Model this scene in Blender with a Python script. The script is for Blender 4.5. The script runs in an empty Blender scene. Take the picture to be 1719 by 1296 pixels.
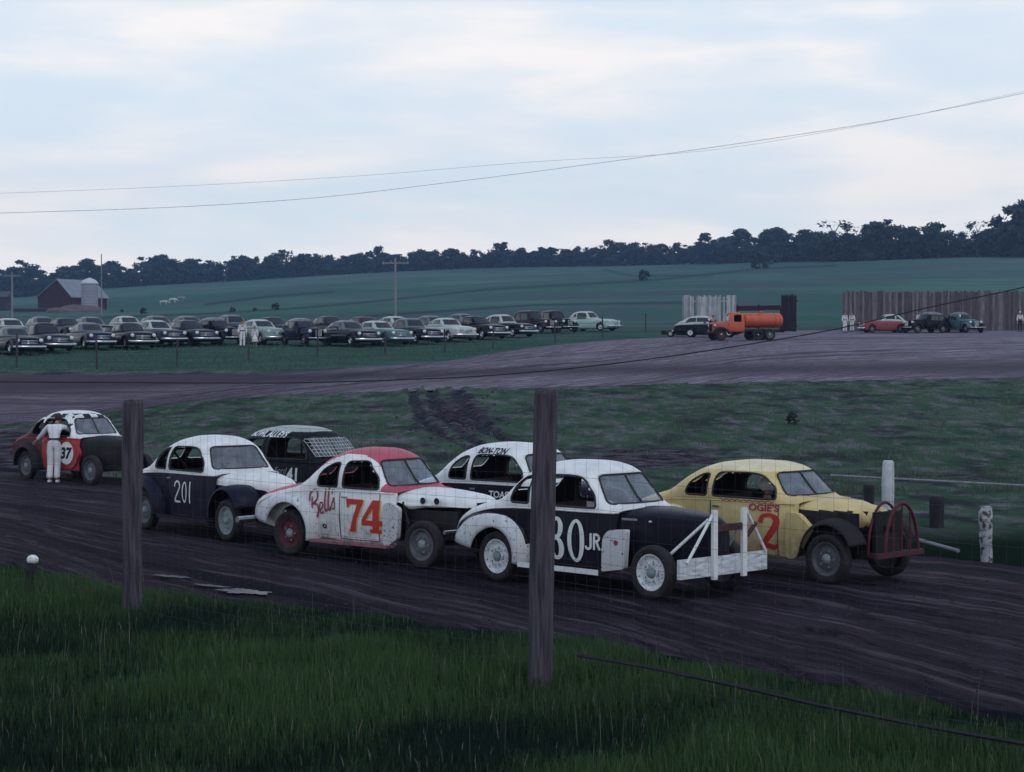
import bpy, bmesh, math, random
import numpy as np
from mathutils import Vector, Matrix, noise
random.seed(7); rng = np.random.default_rng(7)
PI = math.pi
F = 3300.0; CX = 859.5; HY = 584.0; H = 3.3      # focal length in photo pixels, horizon row, camera height

# ------------------------------------------------------------------ camera, sky, sun, exposure
scn = bpy.context.scene
COL = scn.collection
cd = bpy.data.cameras.new('camera'); cam = bpy.data.objects.new('camera', cd); COL.objects.link(cam)
cam.location = (0, 0, H); cam.rotation_euler = (PI/2 - math.atan((648-HY)/F), 0, 0)
cd.sensor_width = 36; cd.sensor_fit = 'HORIZONTAL'; cd.lens = 36*F/1719; cd.clip_start = .1; cd.clip_end = 6000
scn.camera = cam
SUN_EL, SUN_ROT = math.radians(56), math.radians(150)
w = bpy.data.worlds.new('World'); scn.world = w; w.use_nodes = True
nt = w.node_tree; nt.nodes.clear(); N = nt.nodes; L = nt.links
out = N.new('ShaderNodeOutputWorld'); bg = N.new('ShaderNodeBackground'); bg.inputs[1].default_value = .13
sky = N.new('ShaderNodeTexSky'); sky.sky_type = 'NISHITA'; sky.sun_disc = False
sky.sun_elevation = SUN_EL; sky.sun_rotation = SUN_ROT; sky.air_density = 1.0; sky.dust_density = .6; sky.ozone_density = 1.5
tc = N.new('ShaderNodeTexCoord'); mp = N.new('ShaderNodeMapping'); mp.inputs['Scale'].default_value = (3.2, 3.2, 15)
mp.inputs['Location'].default_value = (1.3, .4, .35)
n1 = N.new('ShaderNodeTexNoise'); n1.inputs['Scale'].default_value = 1.7; n1.inputs['Detail'].default_value = 7; n1.inputs['Roughness'].default_value = .52
n1.inputs['Distortion'].default_value = .25
L.new(tc.outputs['Generated'], mp.inputs[0]); L.new(mp.outputs[0], n1.inputs['Vector'])
cr = N.new('ShaderNodeMapRange'); cr.inputs['From Min'].default_value = .36; cr.inputs['From Max'].default_value = .64
cr.interpolation_type = 'SMOOTHSTEP'
hzn = N.new('ShaderNodeSeparateXYZ'); L.new(tc.outputs['Generated'], hzn.inputs[0]); hm_ = N.new('ShaderNodeMapRange'); hm_.inputs['From Min'].default_value = .0; hm_.inputs['From Max'].default_value = .10
hm_.inputs['To Min'].default_value = .15; hm_.inputs['To Max'].default_value = -.01; L.new(hzn.outputs[2], hm_.inputs[0]); ha = N.new('ShaderNodeMath'); ha.operation = 'ADD'; L.new(n1.outputs[0], ha.inputs[0]); L.new(hm_.outputs[0], ha.inputs[1])
L.new(ha.outputs[0], cr.inputs[0])
ccol = N.new('ShaderNodeMix'); ccol.data_type = 'RGBA'; ccol.clamp_factor = True
ccol.inputs[6].default_value = (6.2, 6.6, 7.0, 1); ccol.inputs[7].default_value = (7.35, 7.2, 7.1, 1)
n2 = N.new('ShaderNodeTexNoise'); n2.inputs['Scale'].default_value = 3.4; n2.inputs['Detail'].default_value = 5
L.new(mp.outputs[0], n2.inputs['Vector'])
cr2 = N.new('ShaderNodeMapRange'); cr2.inputs['From Min'].default_value = .35; cr2.inputs['From Max'].default_value = .6
L.new(n2.outputs[0], cr2.inputs[0]); L.new(cr2.outputs[0], ccol.inputs[0])
veil = N.new('ShaderNodeMix'); veil.data_type = 'RGBA'; veil.inputs[0].default_value = .85   # thin high cloud over the blue
veil.inputs[7].default_value = (5.7, 6.45, 7.15, 1)
L.new(sky.outputs[0], veil.inputs[6])
mx = N.new('ShaderNodeMix'); mx.data_type = 'RGBA'
L.new(cr.outputs[0], mx.inputs[0]); L.new(veil.outputs[2], mx.inputs[6]); L.new(ccol.outputs[2], mx.inputs[7])
sx = N.new('ShaderNodeSeparateXYZ'); L.new(tc.outputs['Generated'], sx.inputs[0])   # bright haze band low in the sky, deeper blue overhead
er = N.new('ShaderNodeMapRange'); er.inputs['From Min'].default_value = .20; er.inputs['From Max'].default_value = .60; er.interpolation_type = 'SMOOTHSTEP'; L.new(sx.outputs[2], er.inputs[0])
et = N.new('ShaderNodeMix'); et.data_type = 'RGBA'; et.inputs[6].default_value = (1.0, .985, .98, 1); et.inputs[7].default_value = (.36, .43, .56, 1); L.new(er.outputs[0], et.inputs[0])
em = N.new('ShaderNodeMix'); em.data_type = 'RGBA'; em.blend_type = 'MULTIPLY'; em.inputs[0].default_value = 1; L.new(mx.outputs[2], em.inputs[6]); L.new(et.outputs[2], em.inputs[7])
L.new(em.outputs[2], bg.inputs[0]); L.new(bg.outputs[0], out.inputs[0])
sd = bpy.data.lights.new('sun', 'SUN'); sun = bpy.data.objects.new('sun', sd); COL.objects.link(sun)
sd.energy = .6; sd.angle = math.radians(14); sd.color = (1, .95, .88)
sdir = Vector((math.sin(SUN_ROT)*math.cos(SUN_EL), math.cos(SUN_ROT)*math.cos(SUN_EL), math.sin(SUN_EL)))
sun.rotation_euler = sdir.to_track_quat('Z', 'Y').to_euler(); sun.location = (0, 0, 60)
scn.view_settings.view_transform = 'Standard'; scn.view_settings.look = 'None'
scn.view_settings.exposure = .17; scn.view_settings.gamma = 1

# ------------------------------------------------------------------ materials
MATS = {}
def mat(name, col, rough=.8, metal=0, var=.25, vs=6, bump=0, bs=30, col2=None, spec=.3, mud=0, coat=0, stretch=None, c2s=3, c2lo=.45, c2hi=.62, rust=0, rs=17):
    if name in MATS: return MATS[name]
    m = bpy.data.materials.new(name); m.use_nodes = True; MATS[name] = m
    nt = m.node_tree; b = nt.nodes['Principled BSDF']; N = nt.nodes; L = nt.links
    b.inputs['Roughness'].default_value = rough; b.inputs['Metallic'].default_value = metal
    b.inputs['Specular IOR Level'].default_value = spec; b.inputs['Coat Weight'].default_value = coat
    tc = N.new('ShaderNodeTexCoord'); v = tc.outputs['Object']
    if stretch:
        mp = N.new('ShaderNodeMapping'); mp.inputs['Scale'].default_value = stretch; L.new(v, mp.inputs[0]); v = mp.outputs[0]
    n = N.new('ShaderNodeTexNoise'); n.inputs['Scale'].default_value = vs; n.inputs['Detail'].default_value = 6; L.new(v, n.inputs['Vector'])
    mr = N.new('ShaderNodeMapRange'); mr.inputs['From Min'].default_value = .3; mr.inputs['From Max'].default_value = .7
    mr.inputs['To Min'].default_value = 1-var; mr.inputs['To Max'].default_value = 1+var*.6; L.new(n.outputs[0], mr.inputs[0])
    base = None
    if col2:
        n2 = N.new('ShaderNodeTexNoise'); n2.inputs['Scale'].default_value = c2s; n2.inputs['Detail'].default_value = 5; n2.inputs['Roughness'].default_value = .6; L.new(v, n2.inputs['Vector'])
        r2 = N.new('ShaderNodeMapRange'); r2.inputs['From Min'].default_value = c2lo; r2.inputs['From Max'].default_value = c2hi; L.new(n2.outputs[0], r2.inputs[0])
        mm = N.new('ShaderNodeMix'); mm.data_type = 'RGBA'; mm.inputs[6].default_value = (*col, 1); mm.inputs[7].default_value = (*col2, 1)
        L.new(r2.outputs[0], mm.inputs[0]); base = mm.outputs[2]
    def mixin(base, fac, c):
        mm = N.new('ShaderNodeMix'); mm.data_type = 'RGBA'; L.new(fac, mm.inputs[0])
        if base is None: mm.inputs[6].default_value = (*col, 1)
        else: L.new(base, mm.inputs[6])
        mm.inputs[7].default_value = (*c, 1); return mm.outputs[2]
    def math_(op, a, b_):
        q = N.new('ShaderNodeMath'); q.operation = op; q.use_clamp = True
        for i, s in enumerate((a, b_)):
            if isinstance(s, (int, float)): q.inputs[i].default_value = s
            else: L.new(s, q.inputs[i])
        return q.outputs[0]
    if rust:
        n4 = N.new('ShaderNodeTexNoise'); n4.inputs['Scale'].default_value = rs; n4.inputs['Detail'].default_value = 4; L.new(v, n4.inputs['Vector'])
        r4 = N.new('ShaderNodeMapRange'); r4.inputs['From Min'].default_value = .70-rust*.2; r4.inputs['From Max'].default_value = .76-rust*.2; L.new(n4.outputs[0], r4.inputs[0])
        base = mixin(base, r4.outputs[0], (.05, .035, .035))
    if mud:
        sp = N.new('ShaderNodeSeparateXYZ'); L.new(tc.outputs['Object'], sp.inputs[0])
        r3 = N.new('ShaderNodeMapRange'); r3.inputs['From Min'].default_value = .95; r3.inputs['From Max'].default_value = .25; L.new(sp.outputs[2], r3.inputs[0])
        n3 = N.new('ShaderNodeTexNoise'); n3.inputs['Scale'].default_value = 9; n3.inputs['Detail'].default_value = 8; n3.inputs['Roughness'].default_value = .7; L.new(tc.outputs['Object'], n3.inputs['Vector'])
        a = math_('MULTIPLY', r3.outputs[0], mud)
        r5 = N.new('ShaderNodeMapRange'); r5.inputs['From Min'].default_value = .42; r5.inputs['From Max'].default_value = .66; L.new(n3.outputs[0], r5.inputs[0])
        f = math_('MULTIPLY', a, math_('ADD', r5.outputs[0], .18))
        base = mixin(base, f, (.075, .065, .07))
    hv = N.new('ShaderNodeMix'); hv.data_type = 'RGBA'; hv.blend_type = 'MULTIPLY'; hv.inputs[0].default_value = 1
    if base is None: hv.inputs[6].default_value = (*col, 1)
    else: L.new(base, hv.inputs[6])
    L.new(mr.outputs[0], hv.inputs[7]); L.new(hv.outputs[2], b.inputs['Base Color'])
    if bump:
        nb = N.new('ShaderNodeTexNoise'); nb.inputs['Scale'].default_value = bs; nb.inputs['Detail'].default_value = 6; L.new(v, nb.inputs['Vector'])
        bp = N.new('ShaderNodeBump'); bp.inputs['Strength'].default_value = min(1, bump); bp.inputs['Distance'].default_value = .02*max(1, bump); L.new(nb.outputs[0], bp.inputs['Height'])
        L.new(bp.outputs[0], b.inputs['Normal'])
    return m
def paint(name, col, mud=.8, rough=.48, spec=.3, **k): return mat(name, col, rough=rough, spec=spec, var=.14, vs=5, mud=mud, bump=.12, bs=7, **k)
def glassmat(name, dust_sheen=.16, tint=(.75, .82, .9)):
    if name in MATS: return MATS[name]
    m = bpy.data.materials.new(name); m.use_nodes = True; MATS[name] = m
    nt = m.node_tree; N = nt.nodes; L = nt.links; N.clear()
    o = N.new('ShaderNodeOutputMaterial'); t = N.new('ShaderNodeBsdfTransparent'); t.inputs[0].default_value = (*tint, 1)
    g = N.new('ShaderNodeBsdfGlossy'); g.inputs['Roughness'].default_value = .06
    d = N.new('ShaderNodeBsdfDiffuse'); d.inputs[0].default_value = (.42, .47, .56, 1)  # pale blue film: dust, with the sky's reflection put into its colour
    lw = N.new('ShaderNodeFresnel'); lw.inputs[0].default_value = 1.55
    a = N.new('ShaderNodeMixShader'); L.new(lw.outputs[0], a.inputs[0]); L.new(t.outputs[0], a.inputs[1]); L.new(g.outputs[0], a.inputs[2])
    nz = N.new('ShaderNodeTexNoise'); nz.inputs['Scale'].default_value = 5; nz.inputs['Detail'].default_value = 5
    tc = N.new('ShaderNodeTexCoord'); L.new(tc.outputs['Object'], nz.inputs['Vector'])
    mr = N.new('ShaderNodeMapRange'); mr.inputs['From Min'].default_value = .35; mr.inputs['From Max'].default_value = .7
    mr.inputs['To Min'].default_value = dust_sheen*.75; mr.inputs['To Max'].default_value = dust_sheen*1.3; L.new(nz.outputs[0], mr.inputs[0])
    b = N.new('ShaderNodeMixShader'); L.new(mr.outputs[0], b.inputs[0]); L.new(a.outputs[0], b.inputs[1]); L.new(d.outputs[0], b.inputs[2])
    L.new(b.outputs[0], o.inputs[0]); return m

WHITE = paint('chalky_white_paint', (.78, .81, .82)); BLACK = paint('faded_black_paint', (.006, .007, .017), mud=.25, spec=.12, rough=.4)
NAVY = paint('navy_paint', (.005, .007, .024), mud=.25, spec=.14); RED = paint('faded_red_paint', (.42, .07, .10)); YEL = paint('yellow_paint', (.64, .51, .24), mud=.6)
YEL_SHEEN = paint('yellow_paint_sky_sheen', (.76, .68, .44), mud=.1); DKGR = paint('dark_green_black_paint', (.006, .010, .013), mud=.2, spec=.1); GREYRF = paint('grey_roof_paint', (.38, .43, .42), mud=0)  # paler yellow is the same paint with sky reflection coloured in
PINKR = paint('sun_bleached_red_paint', (.50, .10, .14), mud=.1)
MWHITE = mat('battered_white_paint', (.62, .66, .70), rough=.6, var=.2, vs=9, mud=.5, rust=.42, rs=24)
RUB = mat('tyre_rubber', (.018, .018, .022), rough=.85, var=.3, vs=20, bump=.4, bs=60, mud=.25)
RIMW = mat('chipped_white_rim', (.66, .70, .74), rough=.5, var=.25, vs=15, rust=.6, rs=38); RIMR = mat('rusty_red_rim', (.09, .02, .035), rough=.7, var=.4, rust=.5)
RIMD = mat('dull_steel_rim', (.10, .11, .13), rough=.5, var=.3, rust=.3); RIMG = mat('grey_green_rim', (.22, .28, .30), rough=.5, rust=.4)
CHR = mat('dull_chrome', (.55, .58, .62), rough=.22, metal=.9, var=.15); INT = mat('cabin_interior', (.016, .015, .02), rough=.9)
FRM = mat('black_chassis_metal', (.014, .014, .018), rough=.7, var=.4, rust=.2, bump=.4, bs=25); SEATM = mat('brown_seat_cover', (.045, .03, .03), rough=.9)
REDB = mat('rusted_red_bar', (.085, .014, .022), rough=.6, var=.3); TRIM = mat('window_rubber', (.03, .032, .04), rough=.7)
GLS = glassmat('dust_sheen_glass', .30); DGL = mat('dark_window_glass', (.02, .026, .032), rough=.08, spec=.6, var=.3, vs=2)
LWHITE = mat('sign_white', (.72, .76, .78), rough=.6, var=.12, vs=12); LRED = mat('sign_red', (.48, .035, .03), rough=.55, var=.15, vs=12)
LYEL = mat('sign_yellow', (.66, .50, .12), rough=.6, var=.1); LDRED = mat('sign_dark_red', (.32, .03, .07), rough=.6, var=.15); LBLK = mat('sign_black', (.012, .012, .02), rough=.6)
SKIN = mat('skin', (.42, .24, .18), rough=.6, var=.1); CLW = mat('white_cloth', (.66, .69, .74), rough=.9, var=.15, vs=8, bump=.5, bs=12)
CLD = mat('dark_cloth', (.03, .03, .04), rough=.9, var=.2); HAIR = mat('brown_hair', (.05, .025, .02), rough=.8)
WOODP = mat('weathered_post_wood', (.088, .082, .108), rough=.95, var=.45, vs=5, stretch=(7, 7, .5), bump=1, bs=9, col2=(.045, .042, .058), c2s=3)

# ------------------------------------------------------------------ object helpers
def tag(o, label=None, cat=None, group=None, kind=None):
    for k, v in (('label', label), ('category', cat), ('group', group), ('kind', kind)):
        if v: o[k] = v
    return o
def empty(name, loc=(0, 0, 0), rz=0, label=None, cat=None, group=None):
    o = bpy.data.objects.new(name, None); COL.objects.link(o); o.location = loc; o.rotation_euler = (0, 0, rz); o.empty_display_size = .2
    return tag(o, label, cat, group)
def obj(name, V, Fc, mats, parent=None, smooth=False, midx=None, loc=None, solid=0, soff=None):
    me = bpy.data.meshes.new(name); me.from_pydata([tuple(map(float, v)) for v in V], [], [tuple(map(int, f)) for f in Fc]); 
    if not isinstance(mats, (list, tuple)): mats = [mats]
    for m in mats: me.materials.append(m)
    if midx is not None: me.polygons.foreach_set('material_index', np.array(midx, dtype=np.int32))
    if smooth: me.polygons.foreach_set('use_smooth', np.ones(len(me.polygons), dtype=bool))
    me.update(); o = bpy.data.objects.new(name, me); COL.objects.link(o)
    if parent: o.parent = parent
    if loc is not None: o.location = loc
    if solid:
        s = o.modifiers.new('thick', 'SOLIDIFY'); s.thickness = solid; s.offset = -1
        if soff: s.material_offset = soff
    return o
class MB:
    def __init__(s): s.v = []; s.f = []; s.m = []
    def add(s, V, Fc, m=0):
        k = len(s.v); s.v += [tuple(v) for v in V]; s.f += [tuple(i+k for i in f) for f in Fc]; s.m += [m]*len(Fc)
    def box(s, a, b, m=0, bev=0):
        x0, y0, z0 = a; x1, y1, z1 = b
        s.add([(x0, y0, z0), (x1, y0, z0), (x1, y1, z0), (x0, y1, z0), (x0, y0, z1), (x1, y0, z1), (x1, y1, z1), (x0, y1, z1)],
              [(0, 3, 2, 1), (4, 5, 6, 7), (0, 1, 5, 4), (1, 2, 6, 5), (2, 3, 7, 6), (3, 0, 4, 7)], m)
    def bar(s, a, b, wd, ht, m=0, up=(0, 0, 1)):                    # rectangular bar a->b
        a = Vector(a); b = Vector(b); d = (b-a).normalized(); u = Vector(up)
        if abs(d.dot(u)) > .95: u = Vector((1, 0, 0))
        r = d.cross(u).normalized(); u = r.cross(d)
        P = []
        for p in (a, b):
            for i, j in ((-1, -1), (1, -1), (1, 1), (-1, 1)): P.append(p + r*i*wd/2 + u*j*ht/2)
        s.add(P, [(0, 1, 2, 3), (7, 6, 5, 4), (0, 4, 5, 1), (1, 5, 6, 2), (2, 6, 7, 3), (3, 7, 4, 0)], m)
    def tube(s, pts, r, n=6, m=0, closed=False):
        pts = [Vector(p) for p in pts]; k = len(pts); R = r if isinstance(r, (list, tuple)) else [r]*k; V = []; Fc = []
        prev = None
        for i, p in enumerate(pts):
            a = pts[(i-1) % k] if closed or i > 0 else p; b = pts[(i+1) % k] if closed or i < k-1 else p
            d = (b-a).normalized() if (b-a).length > 1e-9 else Vector((1, 0, 0))
            u = prev if prev is not None else (Vector((0, 0, 1)) if abs(d.z) < .9 else Vector((1, 0, 0)))
            r1 = d.cross(u); r1 = r1.normalized() if r1.length > 1e-6 else Vector((0, 1, 0)); u = r1.cross(d).normalized(); prev = u
            for j in range(n):
                t = 2*PI*j/n; V.append(p + (r1*math.cos(t) + u*math.sin(t))*R[i])
        for i in range(k if closed else k-1):
            for j in range(n):
                a = i*n+j; b = i*n+(j+1) % n; c = ((i+1) % k)*n+(j+1) % n; d = ((i+1) % k)*n+j; Fc.append((a, b, c, d))
        if not closed: Fc += [tuple(range(n-1, -1, -1)), tuple(range((k-1)*n, k*n))]
        s.add(V, Fc, m)
    def lathe(s, prof, c, axis='y', n=24, m=0, ms=None):            # prof: list of (radius, offset along axis)
        V = []; Fc = []
        for r, o in prof:
            for j in range(n):
                t = 2*PI*j/n; a, b = r*math.cos(t), r*math.sin(t)
                V.append((c[0]+a, c[1]+o, c[2]+b) if axis == 'y' else (c[0]+a, c[1]+b, c[2]+o) if axis == 'z' else (c[0]+o, c[1]+a, c[2]+b))
        k = len(s.v); s.v += V
        for i in range(len(prof)-1):
            for j in range(n):
                f = (i*n+j, i*n+(j+1) % n, (i+1)*n+(j+1) % n, (i+1)*n+j)
                s.f.append(tuple(q+k for q in f)); s.m.append(ms[i] if ms else m)
    def ell(s, c, r, m=0, nu=14, nv=9):
        V = [(c[0], c[1], c[2]-r[2])]; Fc = []
        for i in range(1, nv):
            p = -PI/2+PI*i/nv
            for j in range(nu):
                t = 2*PI*j/nu; V.append((c[0]+r[0]*math.cos(p)*math.cos(t), c[1]+r[1]*math.cos(p)*math.sin(t), c[2]+r[2]*math.sin(p)))
        V.append((c[0], c[1], c[2]+r[2])); e = len(V)-1
        for j in range(nu):
            Fc.append((0, 1+(j+1) % nu, 1+j)); Fc.append((e, e-nu+j, e-nu+(j+1) % nu))
            for i in range(nv-2): a = 1+i*nu+j; b = 1+i*nu+(j+1) % nu; Fc.append((a, b, b+nu, a+nu))
        s.add(V, Fc, m)
    def build(s, name, mats, parent=None, smooth=False, **k):
        return obj(name, s.v, s.f, mats, parent, smooth, s.m, **k)

def interp(P):
    xs = np.array([p[0] for p in P], float); ys = np.array([p[1] for p in P], float)
    d = np.diff(ys)/np.diff(xs); m = np.zeros(len(xs)); m[0] = d[0]; m[-1] = d[-1]
    for i in range(1, len(xs)-1): m[i] = 0 if d[i-1]*d[i] <= 0 else 2*d[i-1]*d[i]/(d[i-1]+d[i])
    def f(x):
        x = min(max(x, xs[0]), xs[-1]); i = min(max(int(np.searchsorted(xs, x)-1), 0), len(xs)-2)
        h = xs[i+1]-xs[i]; t = (x-xs[i])/h
        return ((2*t**3-3*t*t+1)*ys[i] + (t**3-2*t*t+t)*h*m[i] + (-2*t**3+3*t*t)*ys[i+1] + (t**3-t*t)*h*m[i+1])
    return f
def sstep(a, b, x): t = min(max((x-a)/(b-a), 0), 1); return t*t*(3-2*t)

# ------------------------------------------------------------------ terrain
zbase = interp([(-60, 0), (0, 0), (46, 0), (52, .06), (60, .38), (75, 1.07), (86, 1.62), (100, 2.25), (113, 2.8), (137, 3.75), (165, 4.6), (180, 5.1)])
PXT = [-600, 0, 170, 430, 600, 850, 1100, 1400, 1719, 2300]; DT = [180, 250, 400, 550, 800, 1100, 1500]
YT = [[551]*10, [542, 541, 540, 540, 540, 540, 539, 538, 537, 537], [530, 530, 529, 522, 517, 510, 505, 500, 497, 495],
      [524, 524, 521, 503, 497, 486, 478, 472, 468, 465], [512, 512, 500, 484, 474, 464, 456, 441, 427, 420],
      [500, 500, 484, 469, 458, 448, 444, 430, 415, 405], [492, 492, 476, 461, 450, 440, 436, 424, 409, 400]]
YF = [interp(list(zip(PXT, r))) for r in YT]
def farrow(px, D):
    if not hasattr(farrow, 'c'): farrow.c = {}
    k = round(px/8)
    if k not in farrow.c: farrow.c[k] = interp([(math.log(d), f(k*8)) for d, f in zip(DT, YF)])
    return farrow.c[k](math.log(min(D, 1500)))
def tz(X, Y):
    if Y <= 180: return zbase(Y)
    px = CX + F*X/Y; return H - (farrow(px, Y)-HY)*Y/F + (max(0, Y-1500))*-.02
def gp(px, py, dz=0):                                                # pixel of the photograph -> point on the terrain
    lo, hi = 8.0, 1450.0
    for _ in range(50):
        Y = (lo*hi)**.5; y = HY + F*(H-tz((px-CX)/F*Y, Y)-dz)/Y
        if y > py: lo = Y
        else: hi = Y
    X = (px-CX)/F*Y; return Vector((X, Y, tz(X, Y)))
def pd(px, D, z=None): X = (px-CX)/F*D; return Vector((X, D, tz(X, D) if z is None else z))

def gblob(px, py, c, rx, ry): return math.exp(-(((px-c[0])/rx)**2 + ((py-c[1])/ry)**2))
def build_ground():
    Ys = [-40, -20, -5, 4, 10, 14]
    while Ys[-1] < 46: Ys.append(Ys[-1]+.5)
    while Ys[-1] < 120: Ys.append(Ys[-1]+.3)
    while Ys[-1] < 1500: Ys.append(Ys[-1]*1.018)
    Ys += [1700, 2100, 3000]
    us = np.concatenate([np.linspace(-1.4, -.3, 22)[:-1], np.linspace(-.3, .3, 300), np.linspace(.3, 1.4, 22)[1:]])
    V = []; A = []; B = []
    for Y in Ys:
        W = max(Y, 40)
        for u in us:
            X = u*W; z = tz(X, Y); mud = 0; ln = 0
            if Y > 8:
                px = CX+F*X/Y; py = HY+F*(H-z)/Y
                if 12 < Y < 60:
                    tp_ = np.interp(px, [-500, 0, 300, 700, 1100, 1450, 1719, 2300], [735, 785, 812, 848, 890, 928, 958, 1030]); bt_ = np.interp(px, [-500, 0, 200, 400, 700, 1000, 1250, 1500, 1719, 2300], [900, 950, 992, 1015, 1047, 1085, 1132, 1178, 1215, 1330])
                    z -= .16*sstep(10, 26, py-tp_)*sstep(12, 34, bt_-py)
                if 44 < Y < 90:
                    mud = .62*gblob(px, py, (775, 700), 90, 40) + .85*gblob(px, py, (40, 760), 230, 50) + .75*gblob(px, py, (1080, 770), 190, 26) + .6*gblob(px, py, (1550, 800), 260, 12) + .3*gblob(px, py, (1500, 720), 200, 14) + .3*gblob(px, py, (1200, 690), 250, 10)
                    mud = min(mud, 1.1)
                    rt = gblob(px, py, (775, 705), 80, 38); dr = (min(abs(px-np.interp(py, [655, 690, 720, 745, 762], q)) for q in RUTS)+9*noise.noise((X*.7, Y*.35, 6))+5*noise.noise((X*2, Y, 8))) if 650 < py < 768 else 99; gr = math.exp(-(dr/7)**2); mud = min(1.1, mud+.9*gr+.35*math.exp(-(dr/16)**2)); z += -.12*gr+.06*math.exp(-((dr-15)/8)**2); ln = .9*gr
                    if rt > .05: z += rt*(.10*noise.noise((X*1.1+Y*.35, Y*.16-X*.2, 3)) + .06*noise.noise((X*2.6, Y*.9, 9)) + .04)
                    z += .035*noise.noise((X*.8, Y*.8, 1))
                if Y > 200:
                    for pts in FLINES:
                        yy = pts(px); dd = abs(py-yy); ln = max(ln, math.exp(-(dd/1.8)**2)) if yy > 0 else ln
            V.append((X, Y, z)); A.append(mud); B.append(ln)
    nu = len(us); Fc = [(i*nu+j, i*nu+j+1, (i+1)*nu+j+1, (i+1)*nu+j) for i in range(len(Ys)-1) for j in range(nu-1)]
    o = obj('ground', V, Fc, [GRND], smooth=True); tag(o, 'rough green grass ground rising to a wide sloping field', None, None, 'structure')
    for nm, a in (('mud', A), ('line', B)):
        at = o.data.attributes.new(nm, 'FLOAT', 'POINT'); at.data.foreach_set('value', np.array(a, dtype=np.float32))
def lin(P):
    xs = [p[0] for p in P]; ys = [p[1] for p in P]
    return lambda x: float(np.interp(x, xs, ys)) if xs[0] <= x <= xs[-1] else -99
RUTS = [(692, 700, 722, 762, 815), (722, 732, 758, 800, 850), (768, 782, 812, 856, 900)]
FLINES = [lin([(170, 533), (340, 527), (480, 519), (600, 509), (820, 486), (950, 479), (1100, 470), (1270, 452), (1400, 446)]),
          lin([(340, 512), (450, 498), (560, 490)]), lin([(1010, 452), (1060, 463), (1200, 462)]), lin([(600, 532), (900, 512), (1150, 508)])]
def groundmat():
    m = bpy.data.materials.new('field_grass_ground'); m.use_nodes = True
    nt = m.node_tree; N = nt.nodes; L = nt.links; b = N['Principled BSDF']; b.inputs['Roughness'].default_value = .95; b.inputs['Specular IOR Level'].default_value = .0
    tc = N.new('ShaderNodeTexCoord')
    def nz(scale, det=6, st=None, rough=.6):
        v = tc.outputs['Object']
        if st: q = N.new('ShaderNodeMapping'); q.inputs['Scale'].default_value = st; L.new(v, q.inputs[0]); v = q.outputs[0]
        n = N.new('ShaderNodeTexNoise'); n.inputs['Scale'].default_value = scale; n.inputs['Detail'].default_value = det; n.inputs['Roughness'].default_value = rough; L.new(v, n.inputs['Vector']); return n.outputs[0]
    def rg(s, a, b_, c=0, d=1):
        r = N.new('ShaderNodeMapRange'); r.inputs['From Min'].default_value = a; r.inputs['From Max'].default_value = b_; r.inputs['To Min'].default_value = c; r.inputs['To Max'].default_value = d; L.new(s, r.inputs[0]); return r.outputs[0]
    def mix(f, a, b_, bt='MIX'):
        q = N.new('ShaderNodeMix'); q.data_type = 'RGBA'; q.blend_type = bt
        if isinstance(f, float): q.inputs[0].default_value = f
        else: L.new(f, q.inputs[0])
        for i, s in ((6, a), (7, b_)):
            if isinstance(s, tuple): q.inputs[i].default_value = (*s, 1)
            else: L.new(s, q.inputs[i])
        return q.outputs[2]
    def mth(op, a, b_):
        q = N.new('ShaderNodeMath'); q.operation = op
        for i, s in enumerate((a, b_)):
            if isinstance(s, (int, float)): q.inputs[i].default_value = s
            else: L.new(s, q.inputs[i])
        return q.outputs[0]
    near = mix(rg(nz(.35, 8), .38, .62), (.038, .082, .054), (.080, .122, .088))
    near = mix(rg(nz(1.0, 8, (1.5, .55, 1), .72), .49, .62), near, (.15, .14, .17))
    near = mix(mth('MULTIPLY', rg(nz(.55, 7, (1.1, .6, 1), .7), .50, .60), .8), near, (.030, .030, .042))
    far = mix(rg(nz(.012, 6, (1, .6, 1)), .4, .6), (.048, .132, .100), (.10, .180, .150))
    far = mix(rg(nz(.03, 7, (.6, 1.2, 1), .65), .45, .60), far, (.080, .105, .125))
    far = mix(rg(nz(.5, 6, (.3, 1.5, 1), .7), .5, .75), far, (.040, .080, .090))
    sp = N.new('ShaderNodeSeparateXYZ'); L.new(tc.outputs['Object'], sp.inputs[0])
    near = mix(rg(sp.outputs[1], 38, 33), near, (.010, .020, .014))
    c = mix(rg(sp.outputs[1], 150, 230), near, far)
    c = mix(mth('MULTIPLY', rg(sp.outputs[1], 96, 104), rg(sp.outputs[1], 200, 150)), c, mix(rg(nz(.4, 6, (.5, 1, 1)), .4, .6), (.042, .092, .082), (.070, .125, .108)))
    a1 = N.new('ShaderNodeAttribute'); a1.attribute_name = 'mud'; a2 = N.new('ShaderNodeAttribute'); a2.attribute_name = 'line'
    mf = rg(mth('ADD', a1.outputs['Fac'], mth('MULTIPLY', mth('SUBTRACT', nz(1.1, 7, None, .65), .5), 1.6)), .42, .58)
    mudc = mix(rg(nz(1.6, 8, None, .7), .42, .64), (.022, .018, .030), (.12, .105, .13))
    c = mix(mf, c, mudc); c = mix(mth('MULTIPLY', a2.outputs['Fac'], .75), c, (.026, .045, .055))
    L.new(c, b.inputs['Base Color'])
    bp = N.new('ShaderNodeBump'); bp.inputs['Strength'].default_value = .8; bp.inputs['Distance'].default_value = .12; L.new(nz(5, 8, None, .7), bp.inputs['Height']); L.new(bp.outputs[0], b.inputs['Normal'])
    return m
GRND = groundmat()
build_ground()

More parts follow.
